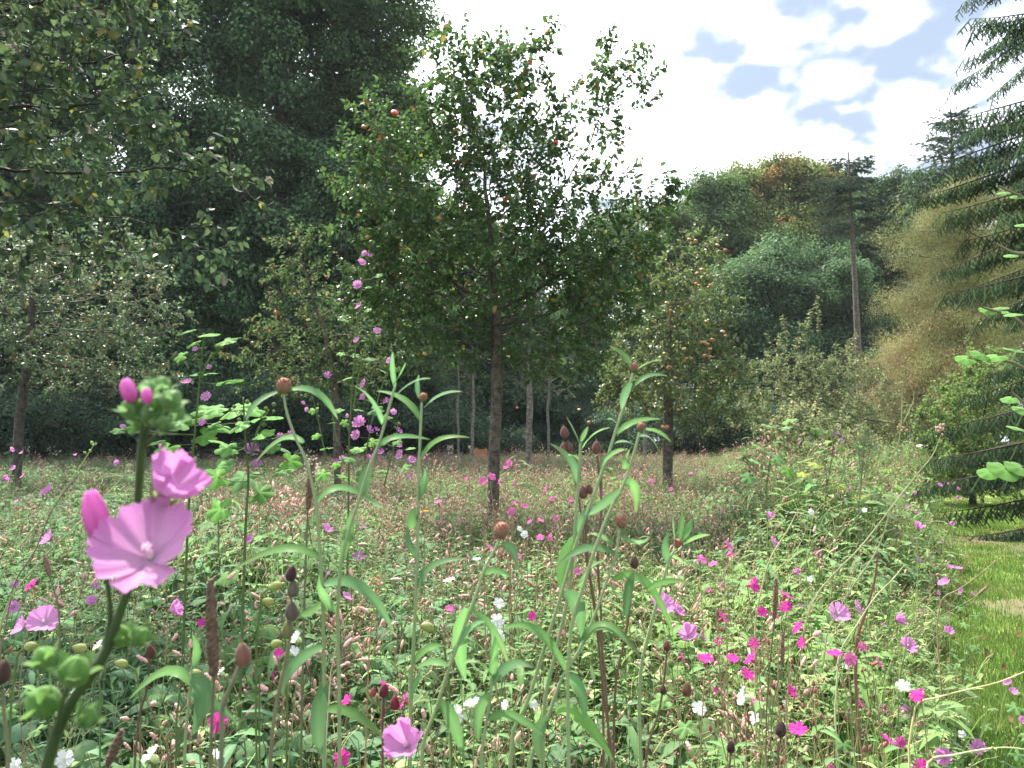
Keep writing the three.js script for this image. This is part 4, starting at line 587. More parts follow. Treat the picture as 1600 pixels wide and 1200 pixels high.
// middle
set('mallow', [508, 829, 24], [541, 935, 22], [578, 1044, 24], [1032, 948, 42, 0.2], [1056, 958, 28], [1075, 993, 44, -0.1], [1097, 999, 24], [638, 1166, 92, -0.2], [810, 872, 12]);
set('pink', [764, 856, 17], [755, 752, 14], [769, 744, 14], [796, 723, 12], [685, 785, 13], [805, 756, 11], [852, 764, 10], [863, 779, 9], [891, 781, 9], [912, 741, 8], [804, 787, 10], [821, 791, 10], [799, 799, 12], [845, 812, 11], [844, 839, 13], [859, 840, 11], [809, 869, 11], [1016, 752, 9], [1079, 740, 7], [827, 815, 9], [1049, 764, 7], [790, 731, 9], [780, 752, 9], [730, 748, 9]);
set('pink', [1097, 873, 18], [1113, 880, 14], [1140, 866, 12], [1137, 853, 18], [1143, 865, 14], [895, 872, 11], [902, 893, 12], [870, 810, 9], [940, 770, 8], [975, 742, 7], [662, 715, 7], [702, 951, 13], [1130, 915, 9], [1108, 922, 9]);
set('magenta', [832, 962, 15], [876, 990, 14], [706, 951, 12], [1066, 1026, 17], [1102, 1029, 24], [1130, 965, 19], [1123, 1002, 13], [1145, 1029, 20], [1171, 1027, 24], [1168, 1054, 22], [1114, 1078, 14], [1182, 1098, 19], [1178, 914, 23], [1191, 956, 16], [1178, 1005, 17]);
set('white', [702, 907, 18], [777, 970, 22], [781, 993, 20], [779, 943, 18], [745, 874, 12], [737, 1095, 26], [714, 1116, 26], [788, 1103, 18], [1160, 1088, 28], [1092, 1107, 22], [834, 1101, 16], [1180, 1123, 18], [820, 835, 12], [812, 826, 10], [760, 880, 10], [640, 845, 9]);
// right
set('magenta', [1228, 929, 20], [1228, 948, 20], [1245, 980, 21], [1253, 1004, 18], [1197, 999, 15], [1304, 1020, 22], [1237, 1080, 20], [1247, 1140, 27], [1388, 1157, 24], [1407, 1160, 17], [1432, 1085, 24], [1435, 1129, 14], [1297, 1197, 13], [1439, 1196, 20], [1210, 962, 14], [1345, 1101, 16]);
set('mallow', [1251, 953, 20], [1308, 960, 36, 0.3], [1337, 949, 24], [1399, 969, 32], [1417, 1010, 30], [1481, 988, 20], [1379, 978, 12], [1436, 957, 12], [1477, 913, 22], [1504, 924, 13], [1463, 928, 12], [1517, 930, 11], [1483, 888, 15], [1497, 889, 14], [1477, 1181, 34], [1421, 1112, 26], [1379, 1109, 18], [1433, 1157, 20], [1349, 1099, 20], [1527, 1168, 26], [1257, 885, 15], [1241, 896, 20]);
set('mallow', [1201, 809, 20], [1212, 824, 13], [1208, 848, 22], [1277, 868, 16], [1433, 827, 26], [1337, 784, 10], [1293, 785, 9], [1385, 760, 9], [1419, 792, 9], [1468, 759, 9], [1483, 757, 8], [1495, 764, 9], [1497, 779, 8], [1487, 819, 10], [1469, 848, 11], [1329, 763, 10], [1351, 816, 11], [1457, 831, 9], [1423, 845, 12], [1431, 771, 10], [1577, 1069, 18], [1583, 1081, 14], [1598, 1128, 18]);
set('mauve', [1351, 817, 10], [1397, 831, 10], [1436, 801, 9], [1301, 707, 8], [1315, 688, 7], [1308, 677, 6], [1433, 875, 13], [1410, 775, 8], [1395, 846, 9]);
set('pink', [1329, 1030, 20], [1372, 1035, 20], [1348, 1010, 14], [1410, 1070, 15]);
set('white', [1411, 1071, 20], [1321, 1041, 13], [1503, 1147, 11], [1267, 800, 11], [1351, 797, 8], [1436, 697, 8], [1265, 905, 10], [1230, 1100, 14]);
lm('the apple tree trunk', 770, 720); lm('the big blurred mallow bloom', 240, 848); lm('the low big mallow bloom', 638, 1166); lm('the red poppy', 1276, 772);

// ---------------------------------------------------------------- plants that stand out one by one
rr = rng(1000);
const leafG = [0.125, 0.26, 0.06], leafG2 = [0.11, 0.225, 0.095];
const footOf = (a, b) => { const d = a.clone().sub(b); d.y = Math.min(d.y, -0.02); const k = a.y / -d.y; return V(a.x + d.x * Math.min(k, 1.2) * 0.35, 0, a.z + rnd(-0.03, 0.05)); };
function knap({ label, D, stem, head, leaves, name = 'knapweed', dz = 0, w = 5.2, lmk }) {       // stem from the top down, pixels; leaves: start, middle, tip, width
  const pts = stem.map(([x, y], i) => W(x, y, D + dz * i)), foot = footOf(pts[pts.length - 1], pts[pts.length - 2]), T = thing(name, label, 'wildflower', foot), all = catmull([...pts, pts[pts.length - 1].clone().lerp(foot, 0.5).add(V(0.01, 0, 0.01)), foot], 34), k = D / F;
  new MB().tube(all, t => w * k / 2 * (0.75 + 0.5 * t), 8, (t, a) => mul(mixc([0.25, 0.33, 0.17], [0.2, 0.28, 0.11], t), 0.82 + 0.3 * Math.abs(Math.cos(a * 12.5)))).build('stem', M.plain, T);
  for (const [x0, y0, x1, y1, x2, y2, wd = 14] of leaves) { const u = rnd(-0.05, 0.06), hint = V(rnd(-0.25, 0.25), 0.85, 0.75).normalize(); new MB().arc(W(x0, y0, D), W(x1, y1, D - u * 0.5), W(x2, y2, D - u), wd * k * 1.15, y2 > y0 + 40 && Math.abs(x2 - x0) < 30 ? V(rnd(-0.3, 0.3), 0.2, 1) : hint, mul(mixc(leafG, leafG2, rnd()), rnd(0.85, 1.25)), 12, 0.25, rnd() < 0.2 ? [0.2, 0.15, 0.07] : null).build('leaf', M.hero, T); }
  if (head) {
    const [hx, hy, s] = head, c = W(hx, hy, D), r = s / 2 * k, ax = V(rnd(-0.25, 0.25), 1, rnd(0, 0.3)).normalize(), a = c.clone().addScaledVector(ax, -r), b = c.clone().addScaledVector(ax, r * 1.05);
    const h = new MB().blob(a, b, t => r * Math.pow(Math.sin(Math.PI * (0.13 + 0.78 * t)), 0.65), 8, 12, t => mixc([0.14, 0.12, 0.06], [0.26, 0.10, 0.07], t)).build('flower_head', M.plain, T);
    const sc = new MB(), side = perp(ax), up = V().crossVectors(side, ax);
    for (let i = 0; i < 54; i++) { const t = 0.15 + 0.8 * i / 54, an = i * 2.4, rd = side.clone().multiplyScalar(Math.cos(an)).addScaledVector(up, Math.sin(an)), q = Math.pow(Math.sin(Math.PI * (0.13 + 0.74 * t)), 0.65); sc.blade({ base: a.clone().addScaledVector(ax, r * 2 * t * 0.95).addScaledVector(rd, r * q * 0.96), dir: ax.clone().multiplyScalar(1.1 - t * 0.6).addScaledVector(rd, 0.45), nrm: rd, len: r * 0.42, wid: r * 0.34, seg: 2, bend: 0.3, fold: -0.3, shape: SH.round, col: mul(mixc([0.34, 0.15, 0.09], [0.17, 0.06, 0.045], rnd()), rnd(0.8, 1.25)) }); }
    const sm = sc.build('bract', M.plain, h); sm.userData.kind = 'stuff'; sm.position.sub(h.position);
  }
  if (lmk) lm(lmk, stem[0][0], stem[0][1]);
  return T;
}
knap({ label: 'knapweed with a red-brown bud and two leaves arching down like a fountain', D: 0.86, head: [443, 603, 23], lmk: 'the fountain-leaved knapweed',
  stem: [[443, 612], [447, 640], [460, 680], [474, 710], [485, 745], [494, 790], [499, 850], [504, 930], [506, 1060]],
  leaves: [[440, 610, 401, 630, 385, 660, 11], [448, 611, 494, 614, 528, 656, 16], [474, 692, 440, 687, 398, 724, 16], [496, 784, 540, 763, 604, 800, 16], [500, 874, 440, 858, 362, 893, 17], [506, 914, 566, 920, 617, 992, 22], [507, 1067, 497, 1128, 503, 1184, 25], [503, 1112, 550, 1115, 609, 1162, 17], [505, 1010, 460, 1040, 441, 1086, 20], [500, 940, 480, 960, 452, 962, 14]] });
knap({ label: 'straight knapweed with a small closed bud among four spreading leaves', D: 0.9, head: [661, 621, 13], lmk: 'the straight knapweed bud',
  stem: [[659, 628], [657, 672], [655, 720], [653, 787], [652, 853], [650, 930], [646, 1010], [641, 1110]],
  leaves: [[655, 622, 652, 602, 655, 585, 8], [663, 637, 690, 617, 722, 612, 10], [657, 657, 630, 624, 588, 611, 13], [659, 716, 687, 687, 735, 684, 12], [655, 782, 664, 755, 663, 733, 15], [654, 795, 645, 812, 643, 828, 20], [655, 919, 677, 884, 730, 873, 15], [646, 1037, 669, 1013, 696, 1010, 14], [641, 1085, 655, 1060, 664, 1052, 12], [652, 870, 640, 850, 636, 820, 11]] });
knap({ label: 'leaning knapweed without an open bud, its tip leaves upright', D: 0.84, lmk: 'the leaning budless knapweed',
  stem: [[617, 605], [607, 640], [593, 690], [577, 730], [561, 781], [546, 826], [533, 880], [528, 960], [530, 1080]],
  leaves: [[617, 605, 613, 576, 614, 549, 9], [620, 617, 647, 597, 674, 592, 11], [615, 600, 627, 583, 634, 566, 8], [598, 662, 578, 624, 550, 601, 14], [591, 700, 620, 683, 673, 687, 14], [566, 776, 571, 747, 583, 718, 19], [567, 775, 590, 790, 604, 798, 13], [533, 880, 545, 830, 548, 800, 16], [530, 960, 505, 930, 500, 895, 14]] });
knap({ label: 'tallest knapweed, its brown bud reaching above the meadow right of the apple trunk', D: 0.88, head: [991, 574, 14], lmk: 'the tallest knapweed bud',
  stem: [[989, 583], [977, 627], [964, 667], [951, 709], [937, 747], [921, 792], [900, 850], [875, 935], [845, 1030], [823, 1100], [800, 1150]],
  leaves: [[986, 570, 971, 552, 951, 540, 12], [996, 578, 1014, 567, 1033, 563, 10], [992, 602, 1015, 587, 1044, 588, 11], [964, 678, 993, 659, 1034, 655, 13], [964, 662, 956, 656, 949, 655, 8], [940, 734, 954, 712, 981, 702, 17], [986, 596, 975, 620, 972, 640, 13], [880, 931, 901, 945, 908, 998, 27], [884, 1047, 837, 985, 784, 984, 17], [905, 836, 917, 800, 950, 790, 14]] });
knap({ label: 'knapweed side shoot whose blurred brown bud sits before the laden apple tree', D: 0.8, head: [1001, 667, 12],
  stem: [[999, 676], [990, 710], [977, 750], [957, 790], [940, 830], [915, 905], [890, 1000]],
  leaves: [[1004, 672, 1028, 675, 1049, 692, 10], [998, 682, 1018, 687, 1033, 716, 10], [976, 733, 981, 712, 988, 697, 14], [972, 757, 991, 762, 993, 803, 16], [968, 765, 940, 790, 920, 805, 15], [990, 695, 975, 690, 960, 693, 8]] });
knap({ label: 'pale grey-green knapweed shoot with three leaves at its tip and no bud', D: 0.92, lmk: 'the pale knapweed shoot',
  stem: [[907, 691], [905, 733], [901, 787], [897, 848], [888, 930], [868, 1020], [850, 1110]],
  leaves: [[905, 692, 894, 669, 884, 650, 10], [908, 690, 913, 678, 919, 666, 8], [910, 702, 927, 680, 954, 668, 12], [903, 754, 891, 720, 858, 692, 15], [904, 718, 895, 712, 888, 712, 9], [898, 840, 880, 880, 876, 925, 22]] });
knap({ label: 'knapweed with a scaly brown bud below the apple trunk, stem leaning left', D: 0.84, head: [783, 829, 24], lmk: 'the scaly bud below the trunk',
  stem: [[782, 841], [771, 862], [757, 890], [748, 917], [737, 948], [722, 990], [703, 1040], [680, 1112], [660, 1170]],
  leaves: [[783, 850, 800, 858, 808, 888, 14], [748, 905, 771, 892, 801, 903, 13], [730, 950, 718, 1004, 728, 1064, 26], [716, 1006, 738, 980, 758, 972, 14], [684, 1100, 706, 1125, 722, 1180, 24], [700, 1040, 672, 1035, 650, 1046, 14], [735, 955, 770, 985, 795, 1040, 16]] });
knap({ label: 'knapweed with a dark stem and red-brown bud, leaves curving both ways beneath', D: 0.86, head: [971, 815, 19], lmk: 'the dark-stemmed knapweed bud',
  stem: [[968, 826], [964, 859], [955, 888], [947, 911], [930, 959], [905, 1016], [879, 1058], [856, 1121], [828, 1194]],
  leaves: [[962, 866, 916, 857, 872, 884, 16], [958, 907, 1008, 911, 1054, 996, 19], [1012, 922, 1041, 909, 1082, 911, 12], [910, 1003, 950, 980, 1006, 1034, 19], [868, 1112, 908, 1122, 960, 1192, 22], [907, 936, 915, 897, 946, 876, 17], [978, 962, 984, 917, 993, 892, 16], [970, 840, 1000, 848, 1015, 838, 11], [958, 850, 930, 835, 918, 838, 12], [856, 1120, 840, 1150, 846, 1192, 20], [880, 1056, 905, 1075, 915, 1130, 18]] });
knap({ label: 'knapweed with a tuft of upright leaves around its dark bud', D: 0.95, head: [1059, 849, 13], lmk: 'the tufted knapweed',
  stem: [[1058, 856], [1049, 868], [1041, 890], [1030, 930], [1015, 985], [1000, 1060]],
  leaves: [[1054, 845, 1051, 822, 1052, 802, 13], [1062, 842, 1064, 822, 1066, 800, 10], [1065, 845, 1075, 828, 1080, 811, 12], [1068, 850, 1090, 840, 1110, 836, 11], [1045, 880, 1040, 855, 1046, 830, 13], [1040, 892, 1070, 880, 1085, 888, 10]] });
knap({ label: 'low leafy knapweed shoot at the bottom edge between two white campions', D: 0.8, stem: [[770, 1050], [766, 1090], [758, 1140], [752, 1190]], leaves: [[768, 1070, 800, 1040, 836, 1044, 20], [765, 1085, 750, 1110, 748, 1160, 16], [768, 1065, 772, 1020, 768, 985, 14], [760, 1125, 800, 1120, 850, 1150, 18], [768, 1055, 745, 1035, 720, 1040, 13]] });
knap({ label: 'leafy knapweed shoot in the bottom left corner behind the blurred mallow', D: 0.95, stem: [[300, 1040], [296, 1090], [290, 1150], [288, 1195]], leaves: [[298, 1060, 318, 1085, 300, 1150, 30], [299, 1070, 258, 1050, 200, 1095, 20], [296, 1090, 330, 1100, 372, 1130, 18], [300, 1045, 308, 1020, 300, 990, 14]] });

// brown seed spikes of plantain
function plantain(label, D, top, bot, foot2, wd, col = [0.085, 0.052, 0.034], lmk, ring = false) {
  const a = W(...bot, D), b = W(...top, D), s = W(...foot2, D), foot = footOf(s, a), T = thing('plantain_spike', label, 'seed head', foot), k = D / F;
  new MB().tube(catmull([a, s, s.clone().lerp(foot, 0.5), foot], 20), t => wd * k * 0.13 * (1 + 0.3 * t), 6, [0.11, 0.13, 0.055]).build('stem', M.plain, T);
  const r = wd * k / 2, h = new MB().blob(a, b, t => r * Math.pow(Math.sin(Math.PI * (0.05 + 0.9 * t)), 0.38) * (1 - 0.25 * t), 44, 13, () => mul(mixc(col, [0.17, 0.11, 0.07], rnd() * 0.5), rnd(0.4, 1.5)), 0.3).build('seed_spike', M.plain, T);
  if (ring) { const m = new MB(), d = b.clone().sub(a); for (let i = 0; i < 46; i++) { const an = i * 2.4, q = a.clone().addScaledVector(d, rnd(0.62, 0.98)), o = V(Math.cos(an), rnd(-0.2, 0.3), Math.sin(an)); m.tube([q, q.clone().addScaledVector(o, r * rnd(1.2, 2))], [0.0002, 0.0002], 3, [0.6, 0.55, 0.4]); bead(m, q.clone().addScaledVector(o, r * 2), 0.0009, [0.7, 0.66, 0.5]); } const x = m.build('anthers', M.plain, h); x.userData.kind = 'stuff'; }
  if (lmk) lm(lmk, top[0], top[1]); return T;
}
plantain('thick dark brown plantain spike standing beside the closest mallow', 0.66, [329, 905], [334, 1056], [331, 1130], 20, undefined, 'the thick dark plantain spike');
plantain('slim brown plantain spike with creamy anthers at its tip, behind the fountain-leaved knapweed', 1.05, [490, 712], [481, 795], [476, 930], 12, [0.13, 0.08, 0.05], 'the anther-tipped plantain', true);
plantain('brown plantain spike rising among the magenta campions', 1.35, [1213, 903], [1210, 966], [1198, 1110], 9, [0.16, 0.095, 0.06], 'the campion plantain spike');
plantain('shorter plantain spike right of the one among the magenta campions', 1.3, [1223, 990], [1222, 1038], [1206, 1120], 7, [0.15, 0.09, 0.06]);
plantain('dark plantain spike cut by the bottom edge, left of the thick one', 0.75, [191, 1140], [168, 1196], [160, 1215], 15);
plantain('long leaning plantain stalk reaching out over the lawn', 1.7, [1543, 916], [1528, 930], [1420, 1008], 5, [0.2, 0.13, 0.08], 'the stalk over the lawn');
plantain('small plantain spike among pink blossom at the left edge', 1.3, [69, 866], [78, 900], [92, 960], 9, [0.2, 0.13, 0.09]);

// seeding campions: urn-shaped capsules on brown stems
function capsule(parent, p, r, c, up = V(0, 1, 0), nm = 'seed_capsule') { const m = new MB(), a = p.clone().addScaledVector(up, -r * 1.35), b = p.clone().addScaledVector(up, r * 1.5); m.blob(a, b, t => r * (t < 0.93 ? Math.pow(Math.sin(Math.PI * (0.07 + 0.83 * Math.pow(t, 0.72))), 0.85) : 0.3), 10, 14, (t, an) => mul(mixc(c, mul(c, 0.75), t), 0.82 + 0.36 * Math.cos(an * 5) ** 2), 0, 10, 0.04); for (let k = 0; k < 5; k++) { const an = k / 5 * TAU, s = perp(up), u = V().crossVectors(s, up), rd = s.multiplyScalar(Math.cos(an)).addScaledVector(u, Math.sin(an)); m.blade({ base: b.clone().addScaledVector(up, -r * 0.15), dir: up.clone().addScaledVector(rd, 0.5), nrm: rd, len: r * 0.8, wid: r * 0.3, seg: 1, shape: t => 1 - t, col: mul([0.4, 0.3, 0.16], 1) }); } return m.build(nm, M.leaf, parent); }
function seeder(label, D, lines, pods, col = [0.13, 0.08, 0.05], pc = [0.24, 0.13, 0.11], lmk, wd = 4) {
  const k = D / F, L0 = lines[0].map(q => W(q[0], q[1], D)), foot = footOf(L0[L0.length - 1], L0[L0.length - 2]), T = thing('seeding_campion', label, 'wildflower', foot), add = (pts, w) => new MB().tube(catmull(pts, Math.max(8, pts.length * 4)), t => w * k / 2 * (0.8 + 0.3 * t), 6, (t, a) => mul(col, 0.85 + 0.3 * Math.abs(Math.sin(t * 60)))).build('stem', M.plain, T);
  add([...L0, L0[L0.length - 1].clone().lerp(foot, 0.5), foot], wd); for (const l of lines.slice(1)) add(l.map(q => W(q[0], q[1], D + (q[2] || 0))), wd * 0.7);
  for (const [x, y, s, c] of pods) capsule(T, W(x, y, D), s / 2 * k, c || pc, V(rnd(-0.2, 0.2), 1, rnd(-0.2, 0.2)).normalize());
  if (lmk) lm(lmk, pods[0][0], pods[0][1]); return T;
}
seeder('campion gone to seed with three stacked grey-pink capsules at its top', 0.98, [[[897, 740], [906, 790], [913, 850], [930, 960], [945, 1100], [956, 1180]], [[883, 690], [892, 715], [897, 740]], [[889, 712], [892, 718], [897, 740]]], [[882, 676, 13], [881, 701, 12], [889, 699, 11]], undefined, undefined, 'the stacked seed capsules');
seeder('single urn-shaped seed capsule on a thin bent brown stem, right of the stacked three', 1.0, [[[933, 712], [936, 740], [940, 790], [934, 860], [940, 980]], [[944, 722], [940, 745], [940, 790]]], [[932, 700, 14], [946, 716, 9, [0.25, 0.24, 0.14]]]);
seeder('pair of brown seed capsules side by side below the stacked three', 0.95, [[[914, 790], [916, 850], [922, 900], [940, 1010], [950, 1130]], [[921, 782], [918, 800], [916, 850]]], [[911, 770, 14], [921, 765, 11]]);
seeder('brown seed capsule on a dark stem right of the dark-stemmed knapweed', 1.0, [[[989, 890], [984, 950], [976, 1000], [962, 1070]]], [[991, 879, 14, [0.16, 0.1, 0.075]]]);
seeder('forked brown campion stem with spread empty calyx, left of the magenta campions', 1.1, [[[1042, 1015], [1038, 1060], [1030, 1110], [1010, 1180]], [[1072, 1085], [1052, 1090], [1036, 1080]]], [[1042, 1010, 11, [0.2, 0.07, 0.06]], [1073, 1078, 15, [0.2, 0.11, 0.07]], [1036, 1078, 10, [0.11, 0.06, 0.04]]]);
seeder('dark purple seed capsule near the bottom edge below the magenta campions', 1.1, [[[1142, 1178], [1140, 1200]]], [[1142, 1168, 13, [0.08, 0.035, 0.05]]]);
seeder('dark ribbed seed capsule low beside the tall campion plantain', 1.1, [[[1221, 1150], [1216, 1180]]], [[1220, 1140, 17, [0.1, 0.06, 0.055]]]);
seeder('column of four purple-grey seed capsules drying on one stem', 0.78, [[[455, 985], [447, 1030], [436, 1080], [425, 1150]], [[455, 905], [455, 950], [455, 985]]], [[455, 897, 17, [0.10, 0.05, 0.06]], [458, 921, 18, [0.2, 0.18, 0.12]], [456, 956, 21, [0.2, 0.16, 0.13]], [450, 984, 18, [0.26, 0.27, 0.12]]], [0.16, 0.15, 0.08], undefined, 'the column of purple capsules', 6);
seeder('rounded dusky pink seed head out of focus right of the thick plantain', 0.62, [[[375, 1040], [362, 1070], [349, 1100], [346, 1180]]], [[380, 1024, 25, [0.3, 0.17, 0.13]]], [0.13, 0.15, 0.08], undefined, 'the blurred dusky seed head', 8);
seeder('brown seed head blurred at the left edge of the view', 0.55, [[[4, 1075], [6, 1110], [12, 1180]]], [[3, 1052, 26, [0.12, 0.07, 0.055]]], [0.13, 0.14, 0.07], undefined, undefined, 7);
seeder('dark red-brown capsule on a stem left of the thick plantain', 1.0, [[[234, 1030], [230, 1075], [216, 1130]]], [[235, 1019, 15, [0.16, 0.07, 0.05]]], [0.09, 0.06, 0.04]);
seeder('reddish campion cluster with dark-red buds above the low big mallow', 1.25, [[[600, 1085], [598, 1120], [598, 1170]], [[622, 1098], [608, 1105], [598, 1120]]], [[600, 1080, 15, [0.2, 0.045, 0.06]], [617, 1099, 15, [0.26, 0.05, 0.07]], [583, 1082, 10, [0.4, 0.12, 0.12]]], [0.14, 0.05, 0.05], undefined, 'the dark red campion buds');
[[431, 916, 26, 'plump yellow-green calyx hanging left of the purple capsules'], [419, 940, 22, 'rounder green calyx below the plump yellow-green one'], [432, 1006, 24, 'pale green calyx lying level below the purple capsules'], [668, 980, 26, 'plump green calyx alone in the middle foreground'], [305, 1053, 26, 'long pale calyx pointing at the thick plantain'], [190, 1037, 24, 'slender yellowish calyx under the closest mallow'], [48, 1010, 26, 'swollen pale calyx below the twin mallow blooms'], [125, 1013, 26, 'pale green calyx opening white left of the mallow stem']].forEach(([x, y, s, label], i) => {
  const D = 0.95 + 0.1 * (i % 3), p = W(x, y, D), base = V(p.x + 0.03, 0, p.z + 0.03), T = thing('campion_calyx', label, 'calyx', base), r = s / 2.6 / F * D, ax = V(i % 2 ? -1 : 1, 0.25, 0.2).normalize();
  capsule(T, p, r * 0.72, [0.36, 0.40, 0.16], ax, 'calyx'); new MB().tube(catmull([p.clone().addScaledVector(ax, -r), p.clone().addScaledVector(ax, -r * 2.5).add(V(0, -0.01, 0)), base], 14), t => 0.0014, 5, stemG).build('stem', M.leaf, T);
});

// the closest mallow, out of focus
{
  const D = 0.42, k = D / F, foot = V(W(20, 1200, D).x - 0.12, 0, -0.52), T = thing('mallow_plant', 'closest mallow, blurred, with big pink blooms and a cluster of green buds', 'flower', foot);
  const P = (x, y, d = 0) => W(x, y, D + d), sg = [0.085, 0.14, 0.05];
  const stem = (pts, w0, w1) => new MB().tube(catmull(pts, 26), t => lerp(w0, w1, t) * k / 2, 9, (t, a) => mul(sg, 0.85 + 0.3 * Math.abs(Math.cos(a * 9)))).build('stem', M.leaf, T);
  stem([foot, P(58, 1290), P(78, 1180), P(110, 1100), P(160, 1030), P(190, 950), P(212, 890)], 22, 13);
  stem([P(110, 1100), P(175, 990, 0.02), P(210, 880, 0.03), P(216, 780, 0.03), P(222, 700, 0.02), P(230, 655, 0.015)], 10, 15);
  stem([P(160, 1030), P(172, 960), P(166, 900), P(154, 852)], 8, 7); stem([P(205, 900, 0.01), P(232, 850, 0.02), P(248, 785, 0.015)], 7, 7); stem([P(85, 1160), P(100, 1090, -.01), P(114, 1060, -.01)], 7, 6); stem([P(170, 1010), P(196, 1000, 0.01), P(205, 994, 0.01)], 6, 5); stem([P(82, 1170), P(74, 1120, 0.01), P(66, 1090, 0.01)], 6, 5);
  const cal = (x, y, s, ax, d = 0, c = [0.15, 0.27, 0.095]) => { const p = P(x, y, d), r = s / 2 * k, a = ax.clone().normalize(); const m = new MB().blob(p.clone().addScaledVector(a, -r), p.clone().addScaledVector(a, r * 1.15), t => r * Math.pow(Math.sin(Math.PI * (0.1 + 0.86 * t)), 0.7), 9, 20, (t, an) => mul(c, 0.85 + 0.35 * Math.cos(an * 2.5) ** 2 + 0.2 * t), 0, 5, 0.13).build('bud', M.hero, T); const s5 = perp(a), u5 = V().crossVectors(s5, a), lob = new MB(); for (let i = 0; i < 5; i++) { const an = i / 5 * TAU, rd = s5.clone().multiplyScalar(Math.cos(an)).addScaledVector(u5, Math.sin(an)); lob.blade({ base: p.clone().addScaledVector(a, -r * 0.5).addScaledVector(rd, r * 0.8), dir: a.clone().addScaledVector(rd, 0.15), nrm: rd, len: r * 1.7, wid: r * 1.05, seg: 4, bend: -0.9, fold: -0.25, col: mul(c, rnd(0.9, 1.2)) }); } const l = lob.build('sepals', M.hero, m); l.userData.kind = 'stuff'; return m; };
  for (const [x, y, s, ax, ay, az] of [[208, 640, 34, -0.4, 1, 0.2], [232, 612, 32, -0.1, 1, 0.1], [251, 605, 31, 0.3, 1, 0.2], [236, 648, 33, 0, 0.9, 0.6], [268, 625, 29, 0.6, 0.8, 0], [272, 645, 31, 0.9, 0.6, 0.2], [255, 662, 26, 0.5, 0.3, 0.7], [221, 660, 26, -0.3, 0.2, 0.9], [248, 630, 24, 0.1, 0.6, 0.8]]) cal(x, y, s, V(ax, ay, az), rnd(-0.01, 0.02));
  for (const [x, y, s, ax, ay] of [[116, 1050, 44, 0.3, 1], [70, 1030, 34, -0.6, 1], [68, 1098, 46, -0.8, 0.5], [188, 994, 32, -0.2, 1], [220, 996, 28, 0.6, 1], [135, 1122, 30, 0.6, 0.6]]) cal(x, y, s, V(ax, ay, 0.3), rnd(-0.015, 0.005), [0.14, 0.27, 0.07]);
  stem([P(230, 655, 0.015), P(215, 640, 0.01), P(208, 640, 0)], 7, 5); stem([P(226, 700, 0.02), P(250, 672, 0.01), P(268, 648, 0)], 7, 5);
  const tipBud = (a, b, w, nm) => { const A = P(...a), B = P(...b); const m = new MB().blob(A, B, t => w / 2 * k * Math.pow(Math.sin(Math.PI * (0.1 + 0.84 * t)), 0.6), 12, 16, (t, an) => mul(mixc([0.5, 0.12, 0.38], [0.72, 0.24, 0.56], t), 0.8 + 0.35 * Math.abs(Math.cos(an * 2.5 + t * 2.6))), 0, 5, 0.06).build(nm, M.petal, T); return m; };
  tipBud([160, 850], [141, 766], 38, 'closed_flower'); cal(155, 848, 30, V(-0.25, 1, 0.2), 0, [0.16, 0.22, 0.05]); tipBud([206, 628, 0], [196, 592, 0], 24, 'bud_tip'); tipBud([230, 630, -0.012], [229, 606, -0.012], 17, 'bud_tip');
  const F1 = flower('hero', T, P(237, 872), V(0.12, 0.62, 0.78), 92 * k, 0.52, true); F1.quaternion.setFromUnitVectors(V(0, 1, 0), V(0.06, 0.72, 0.69).normalize()).multiply(new THREE.Quaternion().setFromAxisAngle(V(0, 1, 0), 0.32));
  flower('hero', T, P(250, 776, 0.012), V(0.62, 0.72, 0.2), 78 * k, 0.9, true); cal(250, 784, 30, V(0.5, 0.7, 0.25), 0.012, [0.24, 0.25, 0.05]);
}

